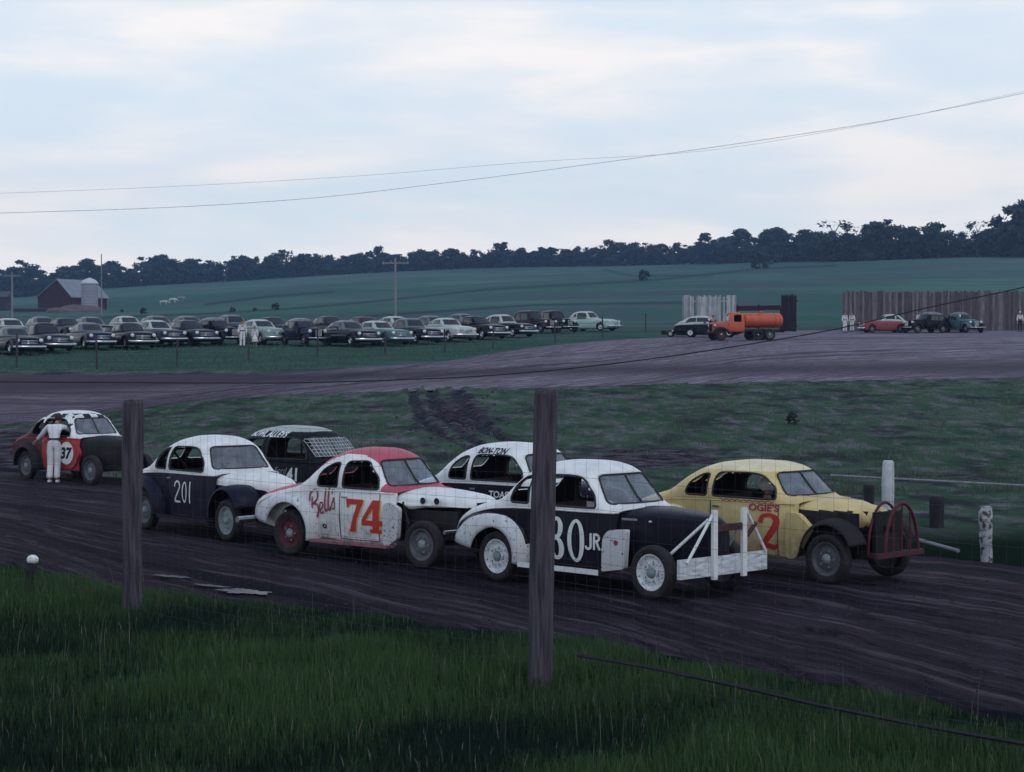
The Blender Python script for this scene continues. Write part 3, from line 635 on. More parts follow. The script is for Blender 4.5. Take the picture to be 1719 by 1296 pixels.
def coupe(label, loc, rz, c=0, roof='coupe', hs=1., body=BLACK, top=WHITE, topfn=None, toplist=None, hood=None, hood_zs=None, nose=3.5, hoodfn=None, rims=(RIMD,)*4,
          rearf=None, rfm=None, frontf=False, ffm=None, glass=GLS, hubs=RIMG, ws_div=True, qwin=True, zn=1.08, tyR=.355, rb=0., q0=.14, q1=.57, d0=.68, d1=1.80, rt1=184, rzs=None):
    root = empty('race_car', loc, rz, label, 'race car', 'stock cars lined up on the dirt track')
    P = coupe_prof(c, roof, hs, rb); x1 = 2.22+c; sh = Shell(P, -1.25 if roof == 'coupe' else -1.35, x1, bow=.07, bowx=(1.1+c, 1.75+c)); root['w'] = 0; del root['w']
    wt = 1.53 if hs > .95 else 1.15+(1.53-1.15)*hs
    dw = roundpoly([(d0+c, 1.125), (d1+c, 1.125), (d1-.06+c, 1.27), (d1-.30+c, wt-.01), ((d0+d1)/2+c, wt+.01), (d0+.02+c, wt-.005)], [.05, .05, .08, .14, .1, .09])
    if roof == 'coupe': qw = roundpoly([(q0+c, 1.125), (q1+c, 1.125), (q1+c, wt-.03), (q1-.15+c, wt-.04), (q0+.06+c, wt-.17)], [.08, .05, .06, .12, .12])
    else: qw = roundpoly([(-.35, 1.13), (.55+c, 1.13), (.55+c, wt-.02), (.1, wt-.04), (-.2, wt-.12)], [.1, .05, .06, .15, .12])
    side = lambda v: abs(v[1]) > .33
    sh.hole('dwin', dw, 'xz', side); sh.hole('qwin', qw, 'xz', side)
    wtt = wt+.02
    ws = roundpoly([(-.54, 1.175), (.54, 1.175), (.55, 1.22), (.46, wtt-.03), (.38, wtt+.0), (-.38, wtt+.0), (-.46, wtt-.03), (-.55, 1.22)], [.04, .04, .06, .08, .08, .08, .08, .06])
    sh.hole('ws', ws, 'yz', lambda v: v[0] > 1.40+c)
    for sg in (-1, 1):
        rw = roundpoly([(sg*.07, 1.27), (sg*.40, 1.27), (sg*.40, 1.43), (sg*.07, 1.45)], .05); sh.hole('rw', rw, 'yz', lambda v: v[0] < .35)
    ar = np.array([(.43*math.cos(t), .36+.43*math.sin(t)) for t in np.linspace(0, 2*PI, 40, endpoint=False)]); sh.hole('arch', ar, 'xz', lambda v: v[2] < .9)
    nl, m = sh.nl, sh.m
    up = lambda j: nl <= j < m-1-nl
    dx0, dx1 = d0-.04+c, 1.84+c
    isdoor = lambda j, cc: (not up(j)) and dx0 < cc[0] < dx1
    T = toplist or [top]
    V, Fc, C = sh.extract(lambda t, j, cc: t is None and up(j), capback=False)
    obj('roof', V, Fc, T+[INT], root, True, [topfn(x) if topfn else 0 for x in C], solid=.018, soff=9)
    V, Fc, C = sh.extract(lambda t, j, cc: t is None and not up(j) and cc[0] <= dx0)
    obj('body', V, Fc, [body, INT], root, True, solid=.018, soff=9)
    for sg in (-1, 1):
        V, Fc, C = sh.extract(lambda t, j, cc: t is None and not up(j) and cc[0] >= dx1 and cc[1]*sg > 0)
        obj('cowl_side', V, Fc, [body, INT], root, True, solid=.018, soff=9)
    for sg in (-1, 1):
        V, Fc, C = sh.extract(lambda t, j, cc: t is None and isdoor(j, cc) and cc[1]*sg > 0)
        d = obj('door', V, Fc, [body, INT], root, True, solid=.018, soff=9)
        g = MB(); X0, X1 = min(v[0] for v in V), max(v[0] for v in V)
        for xx in (X0, X1): g.tube([(xx, sg*(sh.side_y(xx, z)+.001), z) for z in np.linspace(.34, 1.05, 9)], .006, 4)
        g.tube([(x, sg*(sh.side_y(x, .335)+.001), .335) for x in np.linspace(X0, X1, 9)], .006, 4)
        g.build('door_gap', TRIM, d)
        h = MB(); xh = X0+.1; yh = sg*(sh.side_y(xh, .98)+.03); h.bar((xh-.03, yh, .98), (xh+.09, yh, .98), .02, .025); h.tube([(xh, yh-sg*.03, .98), (xh, yh, .98)], .01, 6); h.build('door_handle', CHR, d)
    V, Fc, C = sh.extract(lambda t, j, cc: t == 'ws'); obj('windshield', [Vector(v)-Vector((.012, 0, 0)) for v in V], Fc, glass, root, True)
    wf = MB()
    bx = [(sh.front_x(y, z, 1.42+c, 2.12+c), y, z) for y, z in ws]; wf.tube([(x+.002, y, z) for x, y, z in bx], .014, 6, closed=True)
    if ws_div: wf.tube([(sh.front_x(0, z, 1.42+c, 2.12+c)+.002, 0, z) for z in np.linspace(1.17, wtt, 10)], .014, 6)
    wf.build('windshield_frame', TRIM, root)
    for sg in (-1, 1):
        for q in (dw, qw): t = MB(); t.tube([(x, sg*(sh.side_y(x, z)+.0), z) for x, z in q], .015, 5, closed=True); t.build('window_trim', TRIM, root)
        b = MB(); b.tube([(x, sg*(sh.side_y(x, sh.zb(x+sh.B(x)))+.003), sh.zb(x)+.0) for x in np.linspace(-1.0, x1-.12, 40)], .011, 5); b.build('belt_moulding', T[0] if body is BLACK or body is NAVY else body, root)
    # cabin floor, firewall, seat, wheel
    f = MB(); f.box((-.9, -.6, .36), (2.1+c, .6, .40)); f.box((2.08+c, -.58, .40), (2.12+c, .58, 1.06)); f.box((.12, -.56, .40), (.16, .56, 1.0)); f.build('floor', INT, root)
    sM = MB(); sM.box((.62, -.58, .4), (1.1, .58, .62)); sM.bar((.62, 0, .6), (.45, 0, 1.08), 1.1, .12, up=(1, 0, 0)); sM.build('seat', SEATM, root)
    st = MB(); cx, cz = 1.45+c, 1.02; st.tube([(cx+.06*math.sin(t), .34+.2*math.cos(t), cz+.19*math.sin(t)) for t in np.linspace(0, 2*PI, 20, endpoint=False)], .013, 6, closed=True)
    st.tube([(cx, .34, cz), (1.95+c, .34, .8)], .02, 6); st.bar((cx, .15, cz), (cx, .53, cz), .02, .02); st.build('steering_wheel', TRIM, root)
    rb = MB()
    for y in (-.5, .5): rb.tube([(.3+c*.6, y, .42), (.35+c*.6, y*.98, 1.3), (.45+c*.6, y*.8, 1.5*hs**.2)], .022, 6)
    rb.tube([(.45+c*.6, -.4, 1.5*hs**.2), (.45+c*.6, .4, 1.5*hs**.2)], .022, 6); rb.tube([(.4+c*.6, -.45, 1.42), (.2, .45, .5)], .02, 6); rb.build('roll_bar', FRM, root)
    # chassis
    ch = MB()
    for y in (-.36, .36): ch.box((-1.2, y-.03, .34), (nose-.12, y+.03, .46))
    ch.tube([(2.85, -.62, .34), (2.85, .62, .34)], .035, 8); ch.tube([(0, -.62, .36), (0, .62, .36)], .05, 8); ch.ell((0, 0, .36), (.16, .13, .15))
    for x in (-1.15, nose-.15, 1.0): ch.box((x-.04, -.36, .35), (x+.04, .36, .45))
    ch.build('chassis', FRM, root)
    en = MB(); en.box((2.2+c*.5, -.2, .45), (3.05, .2, .82)); en.box((2.3+c*.5, -.28, .6), (2.95, .28, .78)); en.lathe([(.0, 0), (.13, 0), (.13, .09), (0, .09)], (2.7, 0, .86), 'z', 14)
    en.box((3.08, -.26, .45), (3.16, .26, 1.0)); en.tube([(2.4+c, -.28, .7), (2.35+c, -.42, .55), (1.6, -.5, .33), (.6, -.5, .3)], .03, 8); en.build('engine', FRM, root)
    # hood
    hp = hood_prof(2.08+c, nose, hood_zs or [(2.08+c, .45), (nose, .45)], zn=zn, wc=.615); hsft = Shell(hp, 2.08+c, nose, dx=.035, nl=14, nu=16, bow=-.0)
    hm = hood if isinstance(hood, list) else [hood or body]
    V, Fc, C = hsft.extract(lambda t, j, cc: True, capfront=True); obj('hood', V, Fc, hm+[INT], root, True, [hoodfn(x, hsft) if hoodfn else 0 for x in C], solid=.014, soff=9)
    ws_ = [('x', 0, -.72), ('x', 0, .72), ('x', 2.85, -.72), ('x', 2.85, .72)]
    for (q, x, y), rm in zip(ws_, rims): wheel(root, x, y, R=tyR, rim=rm, hub=hubs)
    if rearf:
        ri, ro = rearf
        for sg in (-1, 1): fender('rear_fender', root, 0, .375, ri, ro, .56, .86, rfm or body, sg, t1=rt1, zsplit=rzs)
    if frontf:
        for sg in (-1, 1): fender('front_fender', root, 2.85, .42, lambda a: .43+.02*math.sin(math.radians(a)), interp([(-20, .5), (30, .60), (90, .52), (140, .60), (170, .68), (200, .7)]), .42, .86, ffm or body, sg, t0=18, t1=186)
    return root, sh, hsft
RI = lambda a: .40; RO = interp([(-20, .56), (0, .60), (45, .62), (90, .60), (120, .70), (150, .92), (175, .95), (200, .88)])

# ---- person
def skin(name, chains, mt, parent=None, root=0, sub=2):
    V = []; E = []; R = []
    for pts in chains:
        prev = None
        for p in pts:
            if len(p) == 2 and isinstance(p[0], str): prev = int(p[1]); continue
            V.append(p[:3]); R.append(p[3:] if len(p) > 4 else (p[3], p[3])); i = len(V)-1
            if prev is not None: E.append((prev, i))
            prev = i
    me = bpy.data.meshes.new(name); me.from_pydata(V, E, []); me.materials.append(mt)
    o = bpy.data.objects.new(name, me); COL.objects.link(o); o.parent = parent
    md = o.modifiers.new('skin', 'SKIN'); md.use_smooth_shade = True; md.branch_smoothing = .4
    for i, v in enumerate(me.skin_vertices[0].data): v.radius = R[i]; v.use_root = (i == root)
    if sub: s = o.modifiers.new('sub', 'SUBSURF'); s.levels = sub; s.render_levels = sub
    return o
def lerp3(a, b, t): return tuple(a[i]+(b[i]-a[i])*t for i in range(3))
def hand(idx, w, e, sgn=1):                                            # chains rooted at the wrist vertex
    d = (Vector(w)-Vector(e)).normalized(); s = d.cross(Vector((0, 0, 1))); s = (s.normalized() if s.length > .2 else Vector((1, 0, 0)))*sgn; n = s.cross(d)
    palm = Vector(w)+d*.085; ch = [[('r', idx), (*palm, .036, .018)]]; pi = None
    return d, s, n, palm, ch
def person(label, loc, rz, J, shirt, pants, hair=HAIR, cat='person', group=None, shoes=CLD, hgt=1., skirt=False, hand_detail=True):
    root = empty('person', loc, rz, label, cat, group); root.scale = (hgt,)*3
    V = [[(*J['pelvis'], .13, .10), (*lerp3(J['pelvis'], J['chest'], .5), .12, .09), (*J['chest'], .15, .10), (*J['neck'], .055), (*J['head0'], .06)]]
    ch = [V[0]]; k = 5
    for s in ('l', 'r'):
        ch.append([('r', 2), (*J['sh'+s], .062), (*J['el'+s], .045), (*J['wr'+s], .028)]); k += 3; wi = k-1
        d = (Vector(J['wr'+s])-Vector(J['el'+s])).normalized(); sd = d.cross(Vector((0, 1, .2))).normalized()
        palm = Vector(J['wr'+s])+d*.07; ch.append([('r', wi), (*palm, .034, .02)]); k += 1; pi = k-1
        for q, (o, ln) in enumerate(((-.03, .075), (-.01, .085), (.01, .08), (.03, .065))):
            a = palm+sd*o+d*.03; ch.append([('r', pi), (*a, .0105), (*(a+d*ln*.55), .0095), (*(a+d*ln+Vector((0, 0, -.02))), .008)]); k += 3
        a = Vector(J['wr'+s])+d*.035+sd*.035; ch.append([('r', wi), (*a, .013), (*(a+d*.04+sd*.025), .010)]); k += 2
    for s in ('l', 'r'):
        ch.append([('r', 0), (*J['hip'+s], .085), (*J['kn'+s], .055), (*J['an'+s], .038), (*J['toe'+s], .036)]); k += 4
    skin('body', ch, SKIN, root)
    h = MB(); c = J['head']; f = Vector(J.get('face', (0, -1, 0)))
    h.ell(c, (.076, .092, .115), nu=16, nv=12); fx = Vector((f.y, -f.x, 0))
    n = Vector(c)+f*.095; h.ell(n+Vector((0, 0, -.012)), (.014, .014, .022), nu=8, nv=6)
    for q in (-1, 1): h.ell(Vector(c)+fx*q*.077, (.014, .018, .03), nu=8, nv=6)
    h.build('face', SKIN, root, True)
    e = MB()
    for q in (-1, 1): e.ell(Vector(c)+f*.083+fx*q*.03+Vector((0, 0, .01)), (.012, .012, .008), nu=8, nv=5)
    e.ell(Vector(c)+f*.086+Vector((0, 0, -.05)), (.024, .012, .006), nu=8, nv=5); e.build('eyes_and_mouth', LBLK if shoes is CLD else LDRED, root, True)
    hh = MB(); hh.ell(Vector(c)-f*.016+Vector((0, 0, .03)), (.088, .10, .105), nu=16, nv=10); hh.build('hair', hair, root, True)
    # clothes
    ch = [[(J['pelvis'][0], J['pelvis'][1], J['pelvis'][2]+.03, .152, .124), (*lerp3(J['pelvis'], J['chest'], .5), .145, .11), (*J['chest'], .175, .125), (*lerp3(J['chest'], J['neck'], .6), .09, .07)]]
    for s in ('l', 'r'): ch.append([('r', 2), (*J['sh'+s], .082), (*J['el'+s], .062), (*lerp3(J['el'+s], J['wr'+s], .9), .043)])
    skin('shirt', ch, shirt, root)
    if skirt:
        m = MB(); p = J['pelvis']; m.lathe([(.14, .08), (.17, -.05), (.25, -.3), (.30, -.5), (.28, -.5), (.15, -.05)], p, 'z', 16); m.build('skirt', pants, root, True)
    else:
        p = J['pelvis']; ch = [[(p[0], p[1]+.01, p[2]+.12, .15, .122), (*p, .158, .132)]]
        for s in ('l', 'r'): ch.append([('r', 1), (*lerp3(p, J['hip'+s], 1.), .105), (*J['kn'+s], .082), (*lerp3(J['kn'+s], J['an'+s], .55), .078), (*lerp3(J['kn'+s], J['an'+s], .97), .082)])
        skin('trousers', ch, pants, root)
        b = MB(); b.lathe([(.158, -.015), (.166, 0), (.158, .03)], (p[0], p[1], p[2]+.11), 'z', 18); b.build('belt', CLD, root, True).scale = (1, .82, 1)
    sh = MB()
    for s in ('l', 'r'):
        a = Vector(J['an'+s]); t = Vector(J['toe'+s]); m = (a+t)/2; sh.ell((m.x, m.y, .045), (.05 if abs(t.x-a.x) < abs(t.y-a.y) else .13, .13 if abs(t.x-a.x) < abs(t.y-a.y) else .05, .048))
    sh.build('shoes', shoes, root, True)
    return root
STAND = dict(pelvis=(0, 0, .95), chest=(0, 0, 1.28), neck=(0, 0, 1.47), head0=(0, -.01, 1.54), head=(0, -.015, 1.62), shl=(.18, 0, 1.40), ell=(.24, .02, 1.13), wrl=(.24, -.06, .90),
             shr=(-.18, 0, 1.40), elr=(-.24, .02, 1.13), wrr=(-.24, -.06, .90), hipl=(.09, 0, .88), knl=(.10, -.02, .49), anl=(.11, 0, .09), toel=(.12, -.16, .04), hipr=(-.09, 0, .88), knr=(-.10, -.02, .49), anr=(-.11, 0, .09), toer=(-.12, -.16, .04))
def driver(label, car, lx, ly, lz, helmet, suit, rz):
    M = car.matrix_basis; loc = M @ Vector((lx, ly, lz))
    J = dict(pelvis=(0, 0, .1), chest=(.0, 0, .44), neck=(.03, 0, .60), head0=(.05, 0, .66), head=(.06, 0, .75), face=(1, 0, 0), shl=(0, .19, .53), ell=(.16, .24, .34), wrl=(.40, .18, .42),
             shr=(0, -.19, .53), elr=(.16, -.24, .34), wrr=(.40, -.14, .42), hipl=(.04, .1, .07), knl=(.42, .13, .17), anl=(.72, .13, -.12), toel=(.82, .13, -.1), hipr=(.04, -.1, .07), knr=(.42, -.13, .17), anr=(.72, -.13, -.12), toer=(.82, -.13, -.1))
    p = person(label, loc, rz, J, suit, CLD, HAIR, group='drivers sitting in the race cars')
    for c_ in list(p.children):
        if c_.name.startswith(('shoes', 'hair', 'belt')): bpy.data.objects.remove(c_)
    h = MB(); h.ell((.045, 0, .80), (.135, .12, .12), nu=18, nv=12); h.lathe([(.13, -.01), (.142, -.03), (.13, -.035)], (.05, 0, .80), 'z', 18); h.build('helmet', helmet, p, True)
    return p

# ================================================================== race cars
TH = math.radians(45)
# --- black and white 80 JR.
loc, rz = place(2.85, -.72, 1098, 25.5, TH)
def side_fender_mat():
    return MWHITE
def hf80(c, hs): return 0
car80, sh, hs_ = coupe('black coupe with white roof, white board bumper and big white number 80 JR.', loc, rz, c=0, rb=.08, q0=.2, q1=.58, body=BLACK, top=WHITE, hood=BLACK, nose=3.44, rims=(RIMW, RIMD, RIMW, RIMD),
                 rearf=(lambda a: .39+.0012*max(0, a-120), interp([(-20, .56), (0, .60), (45, .62), (90, .60), (120, .68), (150, .88), (168, .98), (180, .97)])), rfm=[MWHITE, BLACK], rt1=171, rzs=.80, hood_zs=[(2.1, .42), (2.6, .5), (3.42, .42)])
def ringO(x, z, wd, ht, t1, t2):
    V = []; Fc = []; n = 28
    for i in range(n): t = 2*PI*i/n; V += [(x+math.cos(t)*wd/2, z+math.sin(t)*ht/2), (x+math.cos(t)*(wd/2-t1), z+math.sin(t)*(ht/2-t2))]
    return V, [(2*i, 2*((i+1) % n), 2*((i+1) % n)+1, 2*i+1) for i in range(n)]
sidesign('number', [ringO(1.14, .83, .25, .30, .085, .05), ringO(1.14, .555, .29, .32, .095, .05), ringO(1.50, .675, .30, .58, .075, .045)], sh, LWHITE, car80, label='tall white number 80')
sidesign('lettering', [ribbon([(1.755, .79), (1.755, .62), (1.73, .585), (1.69, .585), (1.675, .62)], [.036]*5)] + [ribbon(p, .034, curve=cv) for p, cv in (([(1.81, .57), (1.81, .79)], False), ([(1.81, .775), (1.865, .77), (1.89, .73), (1.865, .69), (1.81, .685)], True), ([(1.845, .69), (1.90, .57)], False))]
         + [ringO(1.945, .585, .044, .044, .021, .021)], sh, LWHITE, car80, off=.008, label='small white letters JR.')
mb = MB(); 
P = roundpoly([(2.0, .30), (2.38, .36), (2.42, .88), (2.12, .86), (2.02, .76)], [.04, .03, .03, .12, .08]); 
V = [(p[0], -.80+.02*math.sin(p[0]*3), p[1]) for p in P] + [(p[0], -.70, p[1]) for p in P]; n = len(P)
obj('cowl_panel', V, [tuple(range(n)), tuple(range(2*n-1, n-1, -1))]+[(i, n+i, n+(i+1) % n, (i+1) % n) for i in range(n)], MWHITE, car80)['label'] = 'battered white panel behind the front wheel with a red dot'
mb.lathe([(0, 0), (.035, 0), (.035, -.008), (0, -.008)], (2.25, -.79, .70), 'y', 14); mb.build('red_dot', LDRED, car80)
mb = MB(); mb.box((.55, -.86, .27), (2.05, -.66, .31)); mb.build('running_board', FRM, car80)
mb = MB(); mb.box((.5, -.875, .255), (2.0, -.862, .325)); mb.build('running_board_trim', LWHITE, car80)
mb = MB(); mb.bar((3.42, -.9, .44), (3.42, .9, .44), .05, .25); mb.build('bumper_board', mat('painted_plank', (.62, .66, .72), rough=.7, var=.3, vs=7, stretch=(1, 1, 4), col2=(.34, .36, .40), c2s=5, c2lo=.5, c2hi=.7), car80)['label'] = 'wide white wooden board across the front'
for y in (-.24, .37): mb = MB(); mb.bar((3.47, y, .27), (3.47, y, 1.17), .045, .085, up=(0, 1, 0)); mb.build('bumper_upright', LWHITE, car80)
for a, b in (((3.46, -.24, 1.14), (3.46, -.78, .52)), ((3.42, -.3, 1.05), (2.95, -.62, .52)), ((3.46, .42, 1.15), (3.46, .85, .56)), ((3.42, .42, 1.05), (2.95, .62, .52))):
    mb = MB(); mb.tube([a, b], .02, 8); mb.build('brace', LWHITE, car80)
mb = MB(); mb.bar((3.46, -.22, .93), (3.46, .44, .93), .04, .09); mb.tube([(3.47, .44, .8), (3.47, .62, .95)], .03, 8); mb.build('cross_bar', mat('rusty_brown_bar', (.06, .03, .035), rough=.8), car80)
mb = MB(); mb.bar((2.18, -.59, 1.0), (2.42, -.555, 1.0), .012, .028); mb.ell((2.62, -.525, .98), (.03, .02, .022)); mb.build('hood_trim', CHR, car80)
mb = MB(); mb.tube([(-1.16, y, .60) for y in np.linspace(-.7, .7, 9)], .03, 8); mb.build('rear_bumper', CHR, car80)
driver('driver in a white helmet behind the split windshield of the black and white coupe', car80, .98, .28, .55, LWHITE, CLW, rz)

# --- white and red 74
loc, rz = place(2.85, -.72, 712, 29.1, math.radians(40.5))
def top74(c):
    x, y, z = c
    if x > 1.92 and z > 1.08: return 0
    return 0 if abs(y) < np.interp(x, [-1.25, -.9, -.5, 0, .5, 1.0], [.40, .57, .645, .67, .60, .50]) else 1
car74, sh, hs_ = coupe("white coupe with faded red roof, red number 74 and red script Bell's", loc, rz, c=.06, rb=.30, q0=.50, q1=.98, d0=1.09, d1=1.82, body=WHITE, toplist=[PINKR, WHITE], topfn=top74, hood=[WHITE, FRM], nose=3.62,
                 hoodfn=lambda c, h: 0, hood_zs=[(2.24, .93), (2.4, .84), (2.7, .88), (3.62, .90)], rims=(RIMR, RIMD, RIMD, RIMD), rearf=(lambda a: .47, interp([(-20, .56), (30, .60), (90, .58), (130, .72), (160, .88), (200, .84)])), rfm=MWHITE, rt1=166)
seven = [(0, 1), (.06, .74), (.12, .74), (.14, .84), (.44, .84), (.14, 0), (.38, 0), (.44, .4), (.66, .9), (.66, 1)]
sv = (seven, [(0, 1, 2, 3), (0, 3, 4, 9), (4, 8, 9), (4, 7, 8), (4, 5, 6, 7)])
four = ([(.40, 1), (.66, 1), (.66, .40), (.76, .40), (.76, .22), (.66, .22), (.66, .1), (.74, .1), (.74, 0), (.32, 0), (.32, .1), (.42, .1), (.42, .22), (0, .22), (0, .38), (.42, .40), (.42, .74), (.17, .38)],
        [(6, 7, 8, 9, 10, 11), (5, 6, 11, 12), (5, 12, 2), (12, 15, 2), (12, 13, 14, 17, 15), (2, 15, 16), (1, 2, 16, 0), (0, 16, 17, 14), (3, 4, 5, 2)])
four = ([(0, .22), (0, .38), (.40, 1), (.66, 1), (.66, .38), (.78, .38), (.78, .22), (.66, .22), (.66, .11), (.74, .11), (.74, 0), (.32, 0), (.32, .11), (.42, .11), (.42, .22), (.42, .38), (.42, .76), (.16, .38)],
        [(0, 14, 15, 17, 1), (1, 17, 16, 2), (2, 16, 3), (16, 15, 4, 3), (15, 14, 7, 4), (4, 7, 6, 5), (14, 13, 8, 7), (13, 12, 11, 10, 9, 8)])
sidesign('number_shadow', [tf(sv, 1.275, .455, .54, .50), tf(four, 1.615, .455, .50, .50)], sh, LYEL, car74, off=.005)
sidesign('number', [tf(sv, 1.25, .46, .54, .50), tf(four, 1.59, .46, .50, .50)], sh, LRED, car74, off=.011, label='large red number 74')
bx, bz, bs = .42, .68, .42
bell = [([(.10, .78), (.06, .3), (.0, -.18)], .05), ([(-.04, .62), (-.02, .88), (.22, 1.02), (.38, .92), (.36, .66), (.12, .50)], .06), ([(.12, .50), (.36, .46), (.42, .22), (.3, .0), (.1, -.05), (-.06, .1)], .06),
        ([(.52, .22), (.66, .36), (.66, .5), (.54, .5), (.50, .3), (.56, .12), (.72, .18)], .05), ([(.86, 1.02), (.80, .55), (.80, .24), (.88, .20), (.94, .28)], .06),
        ([(1.06, 1.06), (1.0, .6), (1.0, .28), (1.08, .22), (1.14, .30)], .06), ([(1.26, .98), (1.21, .80)], .05), ([(1.14, .30), (1.28, .56), (1.34, .62), (1.28, .62), (1.38, .40), (1.34, .24), (1.22, .26)], .05)]
shr = lambda p: (p[0]*1.0, p[1]+.12*p[0])
sidesign('lettering', [tf(ribbon([shr(q) for q in p], w_*1.25), bx, bz-.06, bs) for p, w_ in bell], sh, LDRED, car74, off=.008, label="red script lettering Bell's")
sidesign('badge', [ringO(.70, .50, .10, .075, .03, .022)], sh, LBLK, car74)
mb = MB(); mb.lathe([(0, 0), (.05, 0), (.05, -.01), (0, -.01)], (2.66, -.545, .985), 'y', 14); mb.lathe([(0, 0), (.05, 0), (.05, -.01), (0, -.01)], (2.90, -.50, .985), 'y', 14); mb.build('exhaust_hole', LBLK, car74)
def hoodtext(txt, size, x, z, hs_, parent, mt, name='lettering', label=None, **k): sidesign(name, [textmesh(txt, size, x, z, **k)], hs_, mt, parent, off=.006, label=label)
mb = MB(); 
for a, b in (((2.3, -.60, .95), (2.42, -.60, .62)), ((2.42, -.6, .62), (2.38, -.62, .3))): mb.tube([a, b], .02, 6)
mb.box((2.24, -.50, .42), (3.3, -.44, .84)); mb.box((2.24, .44, .42), (3.3, .5, .84)); mb.box((3.52, -.3, .45), (3.6, .3, .98)); mb.tube([(3.66, -.75, .48), (3.66, .75, .48)], .035, 8); mb.build('engine_bay_panel', FRM, car74)
mb = MB(); mb.box((.55, -.86, .26), (2.2, -.66, .30)); mb.build('running_board', paint('faded_pink_board', (.34, .12, .15)), car74)
mb = MB(); mb.tube([(-1.2, y, .5) for y in (-.8, .8)], .05, 8); mb.build('rear_bumper', CHR, car74)
P = roundpoly([(2.10, .28), (2.30, .40), (2.34, .86), (2.12, .95), (2.0, .9), (2.0, .3)], .05); n = len(P)
V = [(p[0], -.735, p[1]) for p in P] + [(p[0], -.66, p[1]) for p in P]
obj('cowl_panel', V, [tuple(range(n)), tuple(range(2*n-1, n-1, -1))]+[(i, n+i, n+(i+1) % n, (i+1) % n) for i in range(n)], MWHITE, car74)
driver('driver in a pale helmet inside the white and red coupe', car74, 1.05, .28, .55, CLW, CLD, rz)

# --- navy and white 201
loc, rz = place(2.85, -.72, 384, 33.2, math.radians(51))
car201, sh, hs_ = coupe('dark navy coupe with white upper body and thin white number 201', loc, rz, c=.14, rb=.1, body=NAVY, top=WHITE, hood=[WHITE, NAVY], hoodfn=lambda c, h: 0 if c[2] > h.zb(c[0])-.02 else 1,
                  nose=3.6, rims=(RIMD, RIMD, RIMG, RIMD), frontf=True, ffm=NAVY, rearf=(RI, RO), rfm=NAVY, ws_div=False)
wdd = .035
sidesign('number', [ribbon([(1.08, .83), (1.10, .90), (1.18, .93), (1.25, .88), (1.24, .80), (1.10, .62), (1.10, .58)], wdd), ribbon([(1.09, .575), (1.27, .575)], wdd, curve=False), ringO(1.42, .75, .17, .37, .035, .032), ribbon([(1.60, .94), (1.60, .565)], wdd, curve=False)], sh, LWHITE, car201, label='thin white number 201')
mb = MB(); mb.tube([(3.75, y, .48) for y in (-.75, .75)], .045, 8); mb.box((3.5, -.4, .44), (3.76, -.34, .5)); mb.box((3.5, .34, .44), (3.76, .4, .5)); mb.build('front_bumper', CHR, car201)
mb = MB(); mb.box((.55, -.84, .27), (2.3, -.66, .31)); mb.build('running_board', NAVY, car201)
driver('driver with a bare face behind the windshield of the navy and white coupe', car201, 1.2, .28, .55, CLD, CLW, rz)

# --- yellow 2
loc, rz = place(2.85, -.72, 1392, 27.1, TH)
def topY(c): return 0 if c[2] > 1.55 and abs(c[1]) < .52 else 1
carY, sh, hs_ = coupe("yellow coupe with red number 2 and a red hoop guard on its nose", loc, rz, c=.12, hs=.84, body=YEL, toplist=[YEL_SHEEN, YEL], topfn=lambda c: 0 if c[2] > 1.5 else 1, hood=[YEL, FRM], nose=3.36, zn=1.07,  # roof top lightened in colour to stand for reflected sky
                hoodfn=lambda c, h: 0 if c[2] > 1.0 or (c[2] > .72 and c[0] > 2.98 and c[0] < 3.24) else 1, hood_zs=[(2.24, .5), (2.95, .6), (3.0, .76), (3.36, .8)], rims=(RIMD,)*4, rearf=(RI, RO), rfm=YEL)
two = [(.02, .70), (.08, .92), (.3, 1.0), (.54, .90), (.56, .68), (.40, .44), (.22, .2), (.12, .08)]
two = ribbon([(.05, .74), (.10, .92), (.30, .97), (.47, .86), (.46, .66), (.32, .42), (.14, .14)], [.14, .10, .10, .17, .19, .17, .12])
sidesign('number', [tf(two, 1.66, .42, .60, .50), tf(ribbon([(.06, .09), (.3, .10), (.5, .06), (.62, .16)], [.12, .15, .16, .05]), 1.66, .42, .52, .50)], sh, LRED, carY, label='large red number 2')
sidesign('lettering', [textmesh("OGIE'S", .135, 1.48, .955, bold=.004, sx=1.25)], sh, LDRED, carY, off=.007, label="red lettering OGIE'S")
sidesign('lettering', [ribbon([(x, 1.085+.012*math.sin(x*60)) for x in np.linspace(.95, 1.9, 60)], .012, k=2)], sh, LDRED, carY, off=.014, label='thin line of small red script under the windows')
P = roundpoly([(2.12, .97), (2.34, .95), (2.56, .76), (2.38, .50), (2.30, .32), (2.12, .31)], .06); n = len(P)
V = [(p[0], -.735, p[1]) for p in P] + [(p[0], -.64, p[1]) for p in P]
obj('cowl_panel', V, [tuple(range(n)), tuple(range(2*n-1, n-1, -1))]+[(i, n+i, n+(i+1) % n, (i+1) % n) for i in range(n)], YEL, carY)
for sg in (-1, 1): fender('front_fender', carY, 2.85, .40, lambda a: .42, lambda a: .50, .50, .80, FRM, sg, t0=20, t1=185)
mb = MB(); mb.box((2.24, -.46, .40), (3.15, -.42, .98)); mb.box((2.24, .42, .40), (3.15, .46, .98)); mb.box((3.28, -.3, .42), (3.34, .3, 1.0)); mb.build('engine_bay_panel', FRM, carY)
gx = 3.56
arch = [(gx, .40*math.cos(t), .98*math.sin(t)**1.0*.72+.42) for t in np.linspace(0, PI, 22)]
mb = MB(); mb.tube(arch, .024, 8); mb.build('guard_hoop', REDB, carY)['label'] = 'red arched hoop of the front guard'
